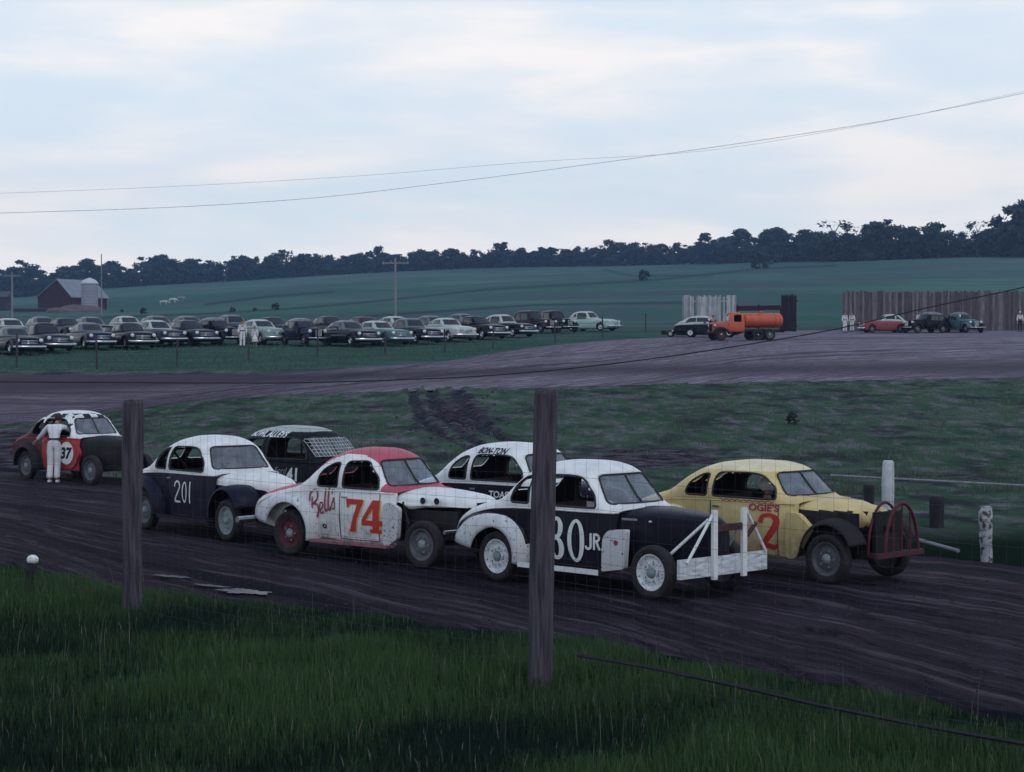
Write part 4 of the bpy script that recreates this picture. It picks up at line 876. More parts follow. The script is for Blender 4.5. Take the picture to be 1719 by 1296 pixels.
for y in (-.2, 0, .2): mb = MB(); mb.tube([(gx, y, .42), (gx, y, .42+.705*math.sqrt(1-(y/.40)**2))], .016, 6); mb.build('guard_bar', REDB, carY)
arch2 = [(gx-.28, .40*math.cos(t), .70*math.sin(t)+.42) for t in np.linspace(0, PI, 22)]
mb = MB(); mb.tube(arch2, .02, 8); mb.build('guard_hoop', REDB, carY)
mb = MB(); mb.bar((gx, -.62, .43), (gx, .5, .43), .06, .07); mb.box((3.1, -.38, .38), (gx, -.32, .44)); mb.box((3.1, .32, .38), (gx, .38, .44)); mb.build('guard_base', mat('dull_red_bar', (.07, .022, .032), rough=.7), carY)
driver('driver in a white helmet inside the yellow coupe', carY, .98, .28, .45, LWHITE, CLD, rz)

# --- black and white coupe behind (BON-TON)
loc, rz = place(1.95, -.66, 884, 31.3, math.radians(43))
carB, sh, hs_ = coupe('white-topped black coupe with BON-TON written above its windows, behind the board-bumper coupe', loc, rz, c=.1, body=BLACK, top=WHITE, hood=BLACK, nose=3.45, rims=(RIMD,)*4, rearf=(RI, RO), rfm=BLACK)
sidesign('lettering', [textmesh('BON-TON', .125, .80, 1.555, shear=.0, bold=.004, sx=1.05)], sh, LBLK, carB, off=.012, label='black lettering BON-TON above the windows')
sidesign('lettering', [textmesh('TOAST', .15, 1.22, .86, bold=.004, sx=1.1), textmesh('OR', .15, 1.3, .68, bold=.004)], sh, LWHITE, carB, off=.008, label='white lettering on the side')
sidesign('badge', [ringO(.55, .90, .16, .10, .07, .045)], sh, LWHITE, carB)
# --- dark sedan 41
loc, rz = place(1.85, -.66, 519, 37.6, math.radians(42))
car41, sh, hs_ = coupe('dark green sedan with white wire mesh over its windshield and number 41', loc, rz, c=0, roof='sedan', body=DKGR, toplist=[GREYRF, DKGR], topfn=lambda c: 0 if c[2] > 1.64 else 1, hood=DKGR, nose=3.45, rims=(RIMD,)*4, rearf=(RI, RO), rfm=DKGR)
sidesign('lettering', [textmesh('BOWL ALLEYS', .15, .02, 1.535, shear=.2, bold=.006, sx=1.15)], sh, LWHITE, car41, off=.014, label='white lettering along the roof edge')
sidesign('number', [textmesh('41', .34, 1.32, .72, sx=1.0, bold=.01)], sh, LWHITE, car41, label='white number 41')
sidesign('lettering', [textmesh('Ford', .18, .95, .84, shear=.3, sx=1.0)], sh, mat('faded_sign_grey', (.25, .27, .28)), car41, off=.008)
mb = MB()
for y in np.linspace(-.56, .56, 15): mb.tube([(sh.front_x(y, z, 1.42, 2.12)+.03, y, z) for z in np.linspace(1.18, 1.53-.25*abs(y)**3, 6)], .008, 4)
for z in np.linspace(1.19, 1.51, 6): mb.tube([(sh.front_x(y, z, 1.42, 2.12)+.03, y, z) for y in np.linspace(-.54, .54, 11)], .008, 4)
mb.build('wire_mesh', mat('pale_mesh', (.45, .48, .50)), car41)
# --- red 37 with checkered roof
loc, rz = place(2.85, -.72, 154, 46.5, TH)
CAR37R = paint('bright_red_paint', (.42, .035, .04), mud=.3)
def chk(c):
    if c[0] < -.2: return 2
    if c[2] < 1.42 and c[0] < 1.75: return 2
    if c[2] > 1.655: return 0
    return (int(math.floor(c[0]/.2))+int(math.floor(c[1]/.2+100))) % 2 if c[2] > 1.55 else 0
car37, sh, hs_ = coupe('red and maroon coupe with partly checkered roof and number 37 in a white circle', loc, rz, c=.05, body=CAR37R, toplist=[WHITE, LBLK, CAR37R], topfn=chk, hood=[WHITE, FRM], nose=3.5, hoodfn=lambda c, h: 1,
                 hood_zs=[(2.15, .4), (3.5, .4)], rims=(RIMD,)*4, rearf=(lambda a: .42, lambda a: .55), rfm=FRM)
t = np.linspace(0, 2*PI, 30, endpoint=False); sidesign('number_disc', [poly2([(1.80+.26*math.cos(a), .72+.27*math.sin(a)) for a in t])], sh, LWHITE, car37, off=.036, label='white circle carrying the number')
sidesign('number', [textmesh('37', .36, 1.60, .60, bold=.016, shear=.15)], sh, LBLK, car37, off=.043, label='black number 37')
P = roundpoly([(1.9, .98), (2.15, .95), (2.32, .72), (2.1, .42), (1.9, .32)], .1); n = len(P)
V = [(p[0], -.73, p[1]) for p in P] + [(p[0], -.64, p[1]) for p in P]
obj('cowl_panel', V, [tuple(range(n)), tuple(range(2*n-1, n-1, -1))]+[(i, n+i, n+(i+1) % n, (i+1) % n) for i in range(n)], CAR37R, car37)
for c_ in car37.children:
    if c_.name.startswith('body'): c_.data.materials[0] = paint('dark_maroon_paint', (.07, .012, .02))
    if c_.name.startswith('roof'): c_.data.materials[2] = paint('dark_maroon_paint', (.07, .012, .02))
# man leaning on the red car
g = gp(90, 814); J = dict(STAND); 
J.update(chest=(.0, .12, 1.26), neck=(.02, .22, 1.42), head0=(.03, .27, 1.48), head=(.04, .31, 1.55), face=(0, 1, 0), shr=(-.17, .14, 1.36), elr=(-.34, .24, 1.16), wrr=(-.50, .36, 1.02),
         shl=(.17, .14, 1.37), ell=(.40, .30, 1.24), wrl=(.62, .48, 1.14), knl=(.08, .03, .49), anl=(.07, -.02, .09), toel=(.07, .14, .04), knr=(-.09, .03, .49), anr=(-.10, -.06, .09), toer=(-.12, .1, .04))
person('man in white overalls seen from behind, leaning with one arm on the red car', (g.x, g.y, g.z+.04), 0, J, CLW, CLW, shoes=CLW)

# ------------------------------------------------------------------ parked cars
def modern(name, label, loc, rz, col, top, group, style=0, cat='car', chrome=True, white_front=False):
    root = empty(name, loc, rz, label, cat, group)
    P = dict(zt=interp([(-1.35, .62), (-1.28, .80), (-1.0, .92), (-.3, .98), (.3, 1.0), (2.0, 1.02), (2.9, 1.0), (3.4, .93), (3.62, .82), (3.7, .6)]), zb=interp([(-1.35, .5), (-1.1, .66), (2.5, .72), (3.5, .68), (3.7, .5)]),
             wb=interp([(-1.35, .62), (-1.2, .78), (-.6, .88), (1.5, .91), (2.9, .88), (3.5, .80), (3.7, .66)]), ws=interp([(-1.35, .62), (-1.2, .80), (1.5, .92), (3.5, .84), (3.7, .68)]), zs=interp([(-1.35, .28), (0, .20), (3, .20), (3.7, .27)]), n=3.2)
    sh = Shell(P, -1.35, 3.7, dx=.10, nl=6, nu=7, bow=0)
    for X in (0, 2.85): sh.hole('arch', np.array([(X+.37*math.cos(t), .33+.37*math.sin(t)) for t in np.linspace(0, 2*PI, 24, endpoint=False)]), 'xz', lambda v: abs(v[1]) > .6 and v[2] < .68, thr=.05)
    V, Fc, C = sh.extract(lambda t, j, c: t is None, True, True); obj('body', V, Fc, [col, INT], root, True, solid=.02, soff=9)
    if style == 0: zt = [(-.75, .98), (-.45, 1.15), (-.15, 1.38), (.15, 1.50), (.6, 1.56), (1.1, 1.55), (1.42, 1.48), (1.7, 1.25), (1.95, 1.02)]
    elif style == 1: zt = [(-1.25, .86), (-.95, 1.08), (-.5, 1.33), (-.1, 1.50), (.5, 1.60), (1.05, 1.59), (1.4, 1.50), (1.7, 1.24), (1.9, 1.02)]
    else: zt = [(-.6, .98), (-.38, 1.18), (-.12, 1.48), (.1, 1.60), (.5, 1.66), (1.1, 1.66), (1.42, 1.58), (1.62, 1.30), (1.8, 1.02)]
    G = dict(zt=interp(zt), zb=interp([(-1.3, .84), (-.8, .95), (2, 1.0)]), wb=interp([(zt[0][0], .60), (0, .74), (1.2, .75), (1.95, .70)]), ws=interp([(zt[0][0], .60), (0, .74), (1.95, .70)]), zs=interp([(-1.3, .82), (-.8, .90), (2, .95)]), n=2.9)
    gh = Shell(G, zt[0][0], zt[-1][0], dx=.07, nl=1, nu=12, bow=.08, bowx=(1.1, 1.6))
    top_z = zt[4][1]-.14; b0 = 1.06
    q0 = zt[0][0]+.62 if style != 1 else zt[0][0]+.85
    sw = [roundpoly([(q0, b0), (.42, b0), (.42, top_z), (q0+.28, top_z-.04)], [.05, .03, .03, .1]), roundpoly([(.50, b0), (1.50, b0), (1.30, top_z-.02), (.50, top_z)], [.03, .04, .1, .03])]
    for k_, p_ in enumerate(sw): gh.hole('win%d' % k_, p_, 'xz', lambda v: abs(v[1]) > .35, thr=.03)
    gh.hole('ws', roundpoly([(-.58, b0+.02), (.58, b0+.02), (.5, top_z+.02), (-.5, top_z+.02)], .06), 'yz', lambda v: v[0] > 1.2, thr=.03)
    gh.hole('rw', roundpoly([(-.42, b0+.08), (.42, b0+.08), (.36, top_z-.02), (-.36, top_z-.02)], .06), 'yz', lambda v: v[0] < zt[0][0]+.7, thr=.03)
    V, Fc, C = gh.extract(lambda t, j, c: t is None); obj('roof', V, Fc, [top, INT], root, True, solid=.02, soff=9)
    for nm, tg, sg in (('window', 'win0', 1), ('window', 'win0', -1), ('window', 'win1', 1), ('window', 'win1', -1), ('windshield', 'ws', 0), ('rear_window', 'rw', 0)):
        V, Fc, C = gh.extract(lambda t, j, c: t == tg and c[1]*sg >= 0)
        if Fc: obj(nm, [(v[0]*.997, v[1]*.985, v[2]-.004) for v in V], Fc, DGL, root, True)
    b = MB()
    b.tube([(3.62, -.88, .40), (3.78, -.72, .40), (3.84, 0, .40), (3.78, .72, .40), (3.62, .88, .40)], .085, 8); b.build('front_bumper', CHR, root, True)
    b = MB(); b.tube([(-1.3, -.8, .46), (-1.45, 0, .46), (-1.3, .8, .46)], .07, 8); b.build('rear_bumper', CHR, root, True)
    b = MB()
    for z in (.58, .66, .74): b.tube([(3.69, -.45, z), (3.73, 0, z), (3.69, .45, z)], .024, 6)
    b.build('grille', CHR, root, True)
    for y in (-.64, .64):
        b = MB(); b.lathe([(0, .035), (.07, .025), (.10, 0), (.115, -.02), (.10, -.08)], (3.66, y, .76), 'x', 14); b.build('headlight', mat('headlamp_glass', (.62, .66, .72), rough=.15, spec=.8), root, True)
    if chrome: b = MB(); b.tube([(x, -.925, .66) for x in (.5, 2.4)], .014, 5); b.build('side_trim', CHR, root)
    b = MB(); b.box((-1.1, -.6, .18), (3.45, .6, .30)); b.build('underbody', FRM, root)
    for x in (0, 2.85):
        for y in (-.78, .78): wheel(root, x, y, R=.34, rim=CHR if chrome else RIMD, hub=CHR, n=14, rr=.19)
    return root
def vintage(name, label, loc, rz, col, top, group, cat='car', boxy=False):
    root = empty(name, loc, rz, label, cat, group)
    k = 1.0
    zt = [(-.75, 1.0), (-.6, 1.3), (-.45, 1.6), (-.2, 1.72), (.5, 1.76), (1.1, 1.74), (1.3, 1.68), (1.42, 1.4), (1.55, 1.12)] if boxy else [(-1.25, .6), (-1.05, .95), (-.8, 1.28), (-.4, 1.55), (0, 1.68), (.6, 1.74), (1.1, 1.72), (1.32, 1.64), (1.5, 1.35), (1.7, 1.10)]
    P = dict(zt=interp(zt), zb=interp([(-1.25, .5), (-.8, .95), (0, 1.03), (2, 1.05)]), wb=interp([(zt[0][0], .45), (-.3, .64), (1, .68), (1.8, .55)]), ws=interp([(zt[0][0], .45), (-.3, .6), (1, .68), (1.8, .55)]), zs=interp([(-1.3, .45), (0, .35), (2, .35)]), n=3.6 if boxy else 2.8)
    sh = Shell(P, zt[0][0], zt[-1][0], dx=.07, nl=8, nu=12, bow=.04)
    tz_ = 1.58 if boxy else 1.52
    for k_, p_ in enumerate((roundpoly([(-.3, 1.1), (.3, 1.1), (.3, tz_), (-.15, tz_-.03)], .05), roundpoly([(.38, 1.1), (1.22, 1.1), (1.12, tz_-.02), (.38, tz_)], .05))): sh.hole('win%d' % k_, p_, 'xz', lambda v: abs(v[1]) > .3, thr=.03)
    sh.hole('ws', roundpoly([(-.5, 1.16), (.5, 1.16), (.45, tz_), (-.45, tz_)], .05), 'yz', lambda v: v[0] > 1.1, thr=.03)
    nl, m = sh.nl, sh.m
    V, Fc, C = sh.extract(lambda t, j, c: t is None and c[2] > tz_ and nl <= j < m-1-nl); obj('roof', V, Fc, [top, INT], root, True, solid=.02, soff=9)
    V, Fc, C = sh.extract(lambda t, j, c: t is None and not (c[2] > tz_ and nl <= j < m-1-nl), True); obj('body', V, Fc, [col, INT], root, True, solid=.02, soff=9)
    for nm, tg, sg in (('window', 'win0', 1), ('window', 'win0', -1), ('window', 'win1', 1), ('window', 'win1', -1), ('windshield', 'ws', 0)):
        V, Fc, C = sh.extract(lambda t, j, c: t == tg and c[1]*sg >= 0); obj(nm, [(v[0]*.995, v[1]*.985, v[2]) for v in V], Fc, DGL, root, True)
    hp = hood_prof(zt[-1][0]-.06, 3.25, [(1.4, .5), (3.25, .5)], wn=.26, wc=.52); hh = Shell(hp, zt[-1][0]-.06, 3.25, dx=.1, nl=5, nu=7, bow=0); V, Fc, C = hh.extract(lambda t, j, c: True, False, True); obj('hood', V, Fc, col, root, True)
    for sg in (-1, 1):
        fender('front_fender', root, 2.75, .36, lambda a: .40, interp([(-20, .46), (60, .52), (120, .56), (170, .80), (200, .85)]), .40, .84, col, sg, n=14, k=5, t0=5, t1=184)
        fender('rear_fender', root, 0, .36, lambda a: .40, interp([(-20, .60), (60, .55), (120, .56), (170, .72), (200, .7)]), .50, .84, col, sg, n=14, k=5, t0=-5, t1=175)
        b = MB(); b.lathe([(0, .04), (.09, .03), (.12, 0), (.11, -.03), (.03, -.22), (0, -.24)], (3.12, sg*.50, .88), 'x', 14); b.build('headlight', mat('headlamp_glass', (.62, .66, .72)), root, True)
        b = MB(); b.box((.5, min(sg*.6, sg*.8), .33), (2.1, max(sg*.6, sg*.8), .37)); b.build('running_board', col, root)
    b = MB(); b.tube([(3.42, -.75, .45), (3.5, 0, .45), (3.42, .75, .45)], .045, 8); b.build('front_bumper', CHR, root, True)
    b = MB()
    for y in np.linspace(-.18, .18, 7): b.tube([(3.275, y, .56), (3.27, y, .96)], .012, 5)
    b.build('grille', CHR, root)
    for x in (0, 2.75):
        for y in (-.70, .70): wheel(root, x, y, R=.35, rim=RIMD, hub=CHR, n=14, rr=.2)
    return root
cp = lambda n, c: paint(n, c, mud=.05, rough=.3, spec=.13)
PBLK = cp('gloss_black_car', (.006, .007, .012)); PDB = cp('dark_blue_car', (.008, .013, .035)); PGR = cp('slate_grey_car', (.022, .028, .042)); PLG = cp('light_green_car', (.22, .32, .30)); PMINT = cp('mint_car', (.34, .48, .46))
PWH = cp('ivory_car', (.45, .50, .50)); PTEAL = cp('teal_car', (.07, .15, .16)); PMAR = cp('maroon_car', (.07, .015, .03)); PGLT = cp('pale_grey_car', (.15, .17, .20)); PBR = cp('brown_black_car', (.03, .022, .03))
GR = 'spectators cars parked in a row beyond the far track'
def park(fn, px, py, deg, label, col, top, **k):
    # px,py: where the middle of the front bumper meets the ground
    g = gp(px, py); th = math.radians(deg-7+random.uniform(-4, 4)); f = Vector((math.cos(th), -math.sin(th), 0)); o = g - f*3.95
    o_ = fn('parked_car', label, (o.x, o.y, tz(o.x, o.y)+.0), -th, col, top, GR, **k); o_.scale = (1.08, 1.08, random.uniform(1.0, 1.06)); return o_
M, Vt = modern, vintage
rows = [
 (M, 50, 598, 66, 'dark car with a bright chrome grille, first of the parked row at the left edge', PBLK, PGLT, dict(style=0)),
 (M, 102, 594, 66, 'slate grey sedan with a wide bright bumper near the left end of the parked row', PGR, PGR, dict(style=2)),
 (M, 172, 589, 66, 'dark blue sedan with a pale roof in front of the grey silo', PDB, PGLT, dict(style=0)),
 (M, 241, 588, 66, 'black sedan with a broad bright grille beside the dark blue pale-roofed one', PBLK, PGR, dict(style=0)),
 (M, 294, 583, 66, 'grey sedan with a rounded pale roof between two dark sedans', PGR, PWH, dict(style=1)),
 (M, 348, 582, 64, 'dark slate fastback left of the tall black car', PGR, PGR, dict(style=1)),
 (Vt, 400, 581, 62, 'tall black old car beside the person in white', PBLK, PGLT, dict()),
 (M, 468, 580, 62, 'light green sedan parked behind the child in the white dress', PLG, PWH, dict(style=0)),
 (Vt, 540, 583, 62, 'old dark car with big round headlights', PDB, PGLT, dict()),
 (M, 620, 584, 62, 'black sedan with a chrome bumper, right of the old car with round headlights', PBLK, PGLT, dict(style=1)),
 (M, 676, 582, 62, 'teal two-tone sedan with a pale roof left of the far utility pole foot', PTEAL, PWH, dict(style=0)),
 (M, 728, 579, 64, 'dark sedan with a wide pale bumper parked left of the ivory sedan', PBLK, PGLT, dict(style=2)),
 (M, 782, 575, 66, 'ivory pale sedan seen nearly head on', PWH, PWH, dict(style=0)),
 (M, 838, 571, 60, 'black rounded sedan right of the ivory one', PBLK, PBLK, dict(style=1)),
 (M, 888, 567, 54, 'black sedan with a white roof and bright nose', PBLK, PWH, dict(style=2)),
 (Vt, 933, 561, 58, 'boxy dark brown antique car with an upright cabin, right of the white-roofed black sedan', PBR, PBR, dict(boxy=True)),
 (Vt, 962, 560, 66, 'boxy dark antique car tucked beside the mint green sedan', PBLK, PBR, dict(boxy=True)),
 (M, 1032, 557, 44, 'mint green sedan with a white roof, last of the parked row on the right', PMINT, PWH, dict(style=2)),
 # second row
 (M, 135, 574, 66, 'black car in the second row between the slate sedan and the dark blue one', PBLK, PGR, dict(style=0)),
 (M, 292, 571, 64, 'dark grey car in the second row behind the grey rounded sedan', PGR, PGLT, dict(style=1)),
 (M, 345, 569, 64, 'black car in the second row behind the slate fastback', PBLK, PGLT, dict(style=0)),
 (M, 420, 570, 62, 'dark blue car in the second row behind the child', PDB, PGLT, dict(style=2)),
 (M, 585, 572, 62, 'black car in the second row behind the gap right of the big headlights', PBLK, PGR, dict(style=1)),
 (M, 648, 571, 62, 'maroon car in the second row left of the pole foot', PMAR, PMAR, dict(style=1)),
 (M, 815, 562, 60, 'dark blue car in the second row behind the black rounded sedan', PDB, PGLT, dict(style=0)),
 (M, 40, 577, 66, 'pale-roofed car in the second row at the left edge', PGR, PWH, dict(style=0)),
 (M, 92, 571, 66, 'grey car in the second row behind the slate grey sedan', PGR, PGLT, dict(style=1)),
 (M, 178, 571, 66, 'dark car with a grey roof in the second row behind the dark blue sedan', PBLK, PGLT, dict(style=1)),
 (M, 236, 568, 66, 'white-roofed car in the second row behind the black sedan with the broad grille', PLG, PWH, dict(style=0)),
 (M, 492, 571, 62, 'dark car in the second row, seen behind the light green sedan', PDB, PGR, dict(style=0)),
 (M, 700, 569, 62, 'pale car in the second row near the far utility pole', PWH, PWH, dict(style=0)),
 (M, 760, 568, 62, 'green-grey car in the second row behind the ivory sedan', PTEAL, PGLT, dict(style=1)),
]
for fn, px, py, dg, lb, c_, t_, kw in rows: park(fn, px, py, dg, lb, c_, t_, **kw)

# ------------------------------------------------------------------ pit area
g = gp(1162, 567); D = g.y
o_ = modern('race_car', 'white over black sedan with white wheels behind the orange tank truck', (g.x-.0, g.y+.6, g.z+.04), math.radians(-12), PBLK, PWH, 'race cars and trucks in the pits', style=1, cat='race car', chrome=False)
for c_ in o_.children:
    if c_.name.startswith('wheel'):
        for q in c_.children:
            if q.name.startswith('rim'): q.data.materials[0] = RIMW
# tow frame with wheels at the left of it
g = gp(1126, 566); t = empty('tow_dolly', (g.x, g.y, g.z), math.radians(-8), 'small black two wheeled tow dolly left of the white over black sedan', 'tow dolly')
for y in (-.5, .5): wheel(t, 0, y, R=.27, rim=RIMW, n=14, rr=.13)
b = MB(); b.tube([(0, -.5, .27), (0, .5, .27)], .04); b.bar((-.6, 0, .3), (.9, 0, .45), .1, .1); b.tube([(.5, 0, .4), (1.25, 0, 1.05)], .04); b.box((-.7, -.3, .2), (-.3, .3, .5)); b.build('frame', FRM, t)
# orange tank truck facing left
ORG = paint('orange_red_paint', (.52, .11, .055), mud=.4); ORD = paint('dull_orange_paint', (.40, .10, .07), mud=.5)
def truck():
    g = gp(1243, 572); root = empty('tank_truck', (g.x, g.y, g.z+.02), math.radians(196), 'orange old tank truck with a round tank facing left in the pits', 'truck', 'race cars and trucks in the pits')
    # x forward
    P = dict(zt=interp([(.0, 1.86), (.25, 1.98), (.8, 2.0), (.98, 1.92), (1.08, 1.6), (1.2, 1.36)]), zb=interp([(0, 1.30), (1.2, 1.30)]), wb=interp([(0, .72), (1.2, .66)]), ws=interp([(0, .72), (1.2, .62)]), zs=interp([(0, .6), (1.2, .6)]), n=3.6)
    sh = Shell(P, 0, 1.2, dx=.05, nl=10, nu=12, bow=.03, bowx=(.7, 1.1))
    sh.hole('win', roundpoly([(.22, 1.34), (.82, 1.34), (.76, 1.80), (.22, 1.80)], .06), 'xz', lambda v: abs(v[1]) > .4, thr=.025)
    sh.hole('ws', roundpoly([(-.54, 1.40), (.54, 1.40), (.50, 1.80), (-.50, 1.80)], .05), 'yz', lambda v: v[0] > .9, thr=.025)
    V, Fc, C = sh.extract(lambda t, j, c: t is None, True); obj('cab', V, Fc, [ORG, INT], root, True, solid=.02, soff=9)
    V, Fc, C = sh.extract(lambda t, j, c: t == 'ws'); obj('windshield', V, Fc, GLS, root, True)
    hp = dict(zt=interp([(1.16, 1.36), (2.0, 1.30), (2.25, 1.24)]), zb=interp([(1.16, 1.15), (2.25, 1.05)]), wb=interp([(1.16, .62), (2.0, .42), (2.25, .36)]), ws=interp([(1.16, .6), (2.25, .36)]), zs=interp([(1.16, .6), (2.25, .6)]), n=2.5)
    hh = Shell(hp, 1.16, 2.25, dx=.08, nl=6, nu=8, bow=0); V, Fc, C = hh.extract(lambda t, j, c: True, False, True); obj('hood', V, Fc, ORD, root, True)
    b = MB()
    for y in np.linspace(-.26, .26, 9): b.tube([(2.27, y, .64), (2.27, y, 1.14)], .014, 5)
    b.build('grille', FRM, root)
    for sg in (-1, 1):
        fender('front_fender', root, 1.75, .42, lambda a: .42, interp([(-20, .48), (90, .52), (140, .6), (180, .85), (200, .9)]), .42, .86, ORD, sg, n=16, k=6, t0=5, t1=178)
        b = MB(); b.lathe([(0, .04), (.10, .02), (.12, 0), (.10, -.06), (0, -.12)], (2.18, sg*.56, 1.02), 'x', 12); b.build('headlight', CHR, root, True)
    t = MB(); n = 26; prof = [(-3.0, .0), (-3.0, .5), (-2.93, .60), (-2.85, .63), (-.25, .63), (-.17, .60), (-.1, .5), (-.1, 0)]
    V = []; Fc = []
    for x, r in prof:
        for j in range(n): a = 2*PI*j/n; V.append((x, r*1.1*math.cos(a), 1.42+r*.82*math.sin(a)))
    for i in range(len(prof)-1):
        for j in range(n): Fc.append((i*n+j, i*n+(j+1) % n, (i+1)*n+(j+1) % n, (i+1)*n+j))
    obj('tank', V, Fc, ORG, root, True)
    b = MB()
    for x in (-2.4, -1.2, -.6): b.tube([(x, .705*math.cos(a), 1.42+.53*math.sin(a)) for a in np.linspace(0, 2*PI, 24, endpoint=False)], .02, 5, closed=True)
    b.lathe([(0, 0), (.2, 0), (.2, .12), (0, .14)], (-1.5, 0, 1.93), 'z', 14); b.build('tank_band', ORD, root)
    b = MB()
    for y in (-.4, .4): b.box((-3.0, y-.05, .62), (1.9, y+.05, .78))
    b.box((-3.05, -.7, .58), (-2.95, .7, .74)); b.box((1.95+.3, -.75, .5), (2.38, .75, .62)); b.box((-.6, -.7, .55), (.0, -.5, .8)); b.build('chassis', FRM, root)
    for x, w_ in ((1.75, .16), (-1.9, .3)):
        for y in (-.72, .72): wheel(root, x, y, R=.42, wd=w_, rim=REDB if x > 0 else RIMD, n=18, rr=.24)
    wheel(root, -1.0, -.72, R=.40, wd=.3, rim=FRM, n=18, rr=.2); wheel(root, -1.0, .72, R=.40, wd=.3, rim=FRM, n=18, rr=.2)
truck()
# cars beside the right-hand board fence
g = gp(1478, 559); o_ = modern('race_car', 'small red car with a white roof parked by the long board fence', (g.x+1.4, g.y, g.z), math.radians(188), paint('pit_red', (.26, .035, .06)), PWH, 'race cars and trucks in the pits', style=0, cat='race car', chrome=False); o_.scale = (.85, .9, 1)
g = gp(1560, 559); o_ = vintage('race_car', 'black car with a pale top between the red car and the grey-green car', (g.x+.6, g.y, g.z), math.radians(210), PBLK, PGLT, 'race cars and trucks in the pits', cat='race car')
g = gp(1600, 559); o_ = vintage('race_car', 'grey-green old car facing the track in front of the long board fence', (g.x+.4, g.y+1.2, g.z), math.radians(-70), PTEAL, PGLT, 'race cars and trucks in the pits', cat='race car')

def people():
    def P(px, py, label, shirt, pants, rz=0, h=1., **k):
        g = gp(px, py); person(label, (g.x, g.y, g.z+.03), rz, STAND, shirt, pants, hgt=h, **k)
    J2 = dict(STAND)
    P(407, 584, 'person dressed in white standing beside the tall black old car', CLW, CLW, .3, 1.0)
    P(428, 584, 'child in a pale dress walking in front of the light green sedan', CLW, CLW, 0, .78, skirt=True)
    P(1418, 559, 'man in white at the end of the long board fence', CLW, CLW, .4)
    P(1430, 558, 'man in white trousers just right of the man at the fence end', CLW, CLW, -.6, .97)
    P(1543, 558, 'person in a white shirt among the pit cars', CLW, CLD, .2)
    P(1712, 558, 'person in a white hat and shirt by the board fence at the right edge', CLW, CLD, 0, hair=CLW)
    P(6, 572, 'person in a pale shirt among the parked cars at the left edge', CLW, CLD, 0)
    P(1197, 571, 'person in dark clothes standing at the nose of the orange truck', CLD, CLD, 0)
people()

# ------------------------------------------------------------------ board fences
def boards(label, pa, pb, zh, mt, gap=.0, wd=.2, jit=.12, skip=None, low=None):
    A = gp(*pa); B = gp(*pb); root = empty('board_fence', (A.x, A.y, A.z), 0, label, 'fence'); d = (B-A); Ln = d.length; d = d.normalized(); n = int(Ln/(wd+gap)); nn = Vector((-d.y, d.x, 0))
    mb = MB()
    for i in range(n):
        s = (i+.5)*(wd+gap); h = zh+random.uniform(-jit, jit*.6); p = d*s; t = random.uniform(-.01, .01)
        if skip and skip(i): continue
        q = MB(); q.bar(p+nn*t+Vector((0, 0, .03)), p+nn*t+Vector((random.uniform(-.02, .02), 0, h)), wd*random.uniform(.86, .98), .025, up=nn)
        mb.add(q.v, q.f, random.choice([0, 0, 1, 2]))
    mb.build('board_panel', mt, root)
    for z in (.5, zh-.5): r = MB(); r.bar(nn*.06+Vector((0, 0, z)), d*Ln+nn*.06+Vector((0, 0, z)), .05, .1); r.build('rail', mt[0], root)
    k = 0
    while k <= Ln+.1: r = MB(); r.bar(d*k+nn*.14+Vector((0, 0, -.1)), d*k+nn*.14+Vector((0, 0, zh-.1)), .12, .12); r.build('post', mt[2], root); k += 2.6
    return root
bw = lambda n, c, v=.4: mat(n, c, rough=.95, var=v, vs=3, stretch=(3, 3, .4))
boards('long weathered grey-brown board fence behind the pit cars', (1415, 557), (1960, 554), 3.45, [bw('brown_board', (.085, .072, .088)), bw('grey_board', (.115, .10, .115)), bw('pale_board', (.17, .16, .18))], wd=.19)
boards('short bleached white board fence behind the white over black sedan', (1148, 553), (1236, 552), 3.0, [bw('bleached_board', (.36, .38, .42)), bw('white_board', (.46, .49, .53)), bw('grey_white_board', (.28, .30, .34))], wd=.2, skip=lambda i: i in (5, 19, 21))
boards('dark brown board gate beyond the tail of the orange truck', (1311, 556), (1337, 558), 3.15, [bw('dark_board', (.022, .016, .03)), bw('dark_board_b', (.03, .02, .035)), bw('dark_board_c', (.018, .014, .026))], wd=.2)
g1 = gp(1237, 554); g2 = gp(1310, 555); t = empty('rail_fence', g1, 0, 'low dark plank rail between the white boards and the dark gate', 'fence'); d = g2-g1; mb = MB()
mb.bar((0, 0, 1.9), tuple(d+Vector((0, 0, 2.0))), .06, .42); mb.bar((0, 0, 1.2), tuple(d+Vector((0, 0, 1.2))), .06, .12); mb.build('rail', bw('dark_red_plank', (.05, .022, .032)), t)
mb = MB()
for k in (0, .5, 1): mb.bar(tuple(d*k), tuple(d*k+Vector((0, 0, 2.25 if k < 1 else 2.0))), .12, .12)
mb.build('post', bw('dark_board', (.022, .016, .03)), t)

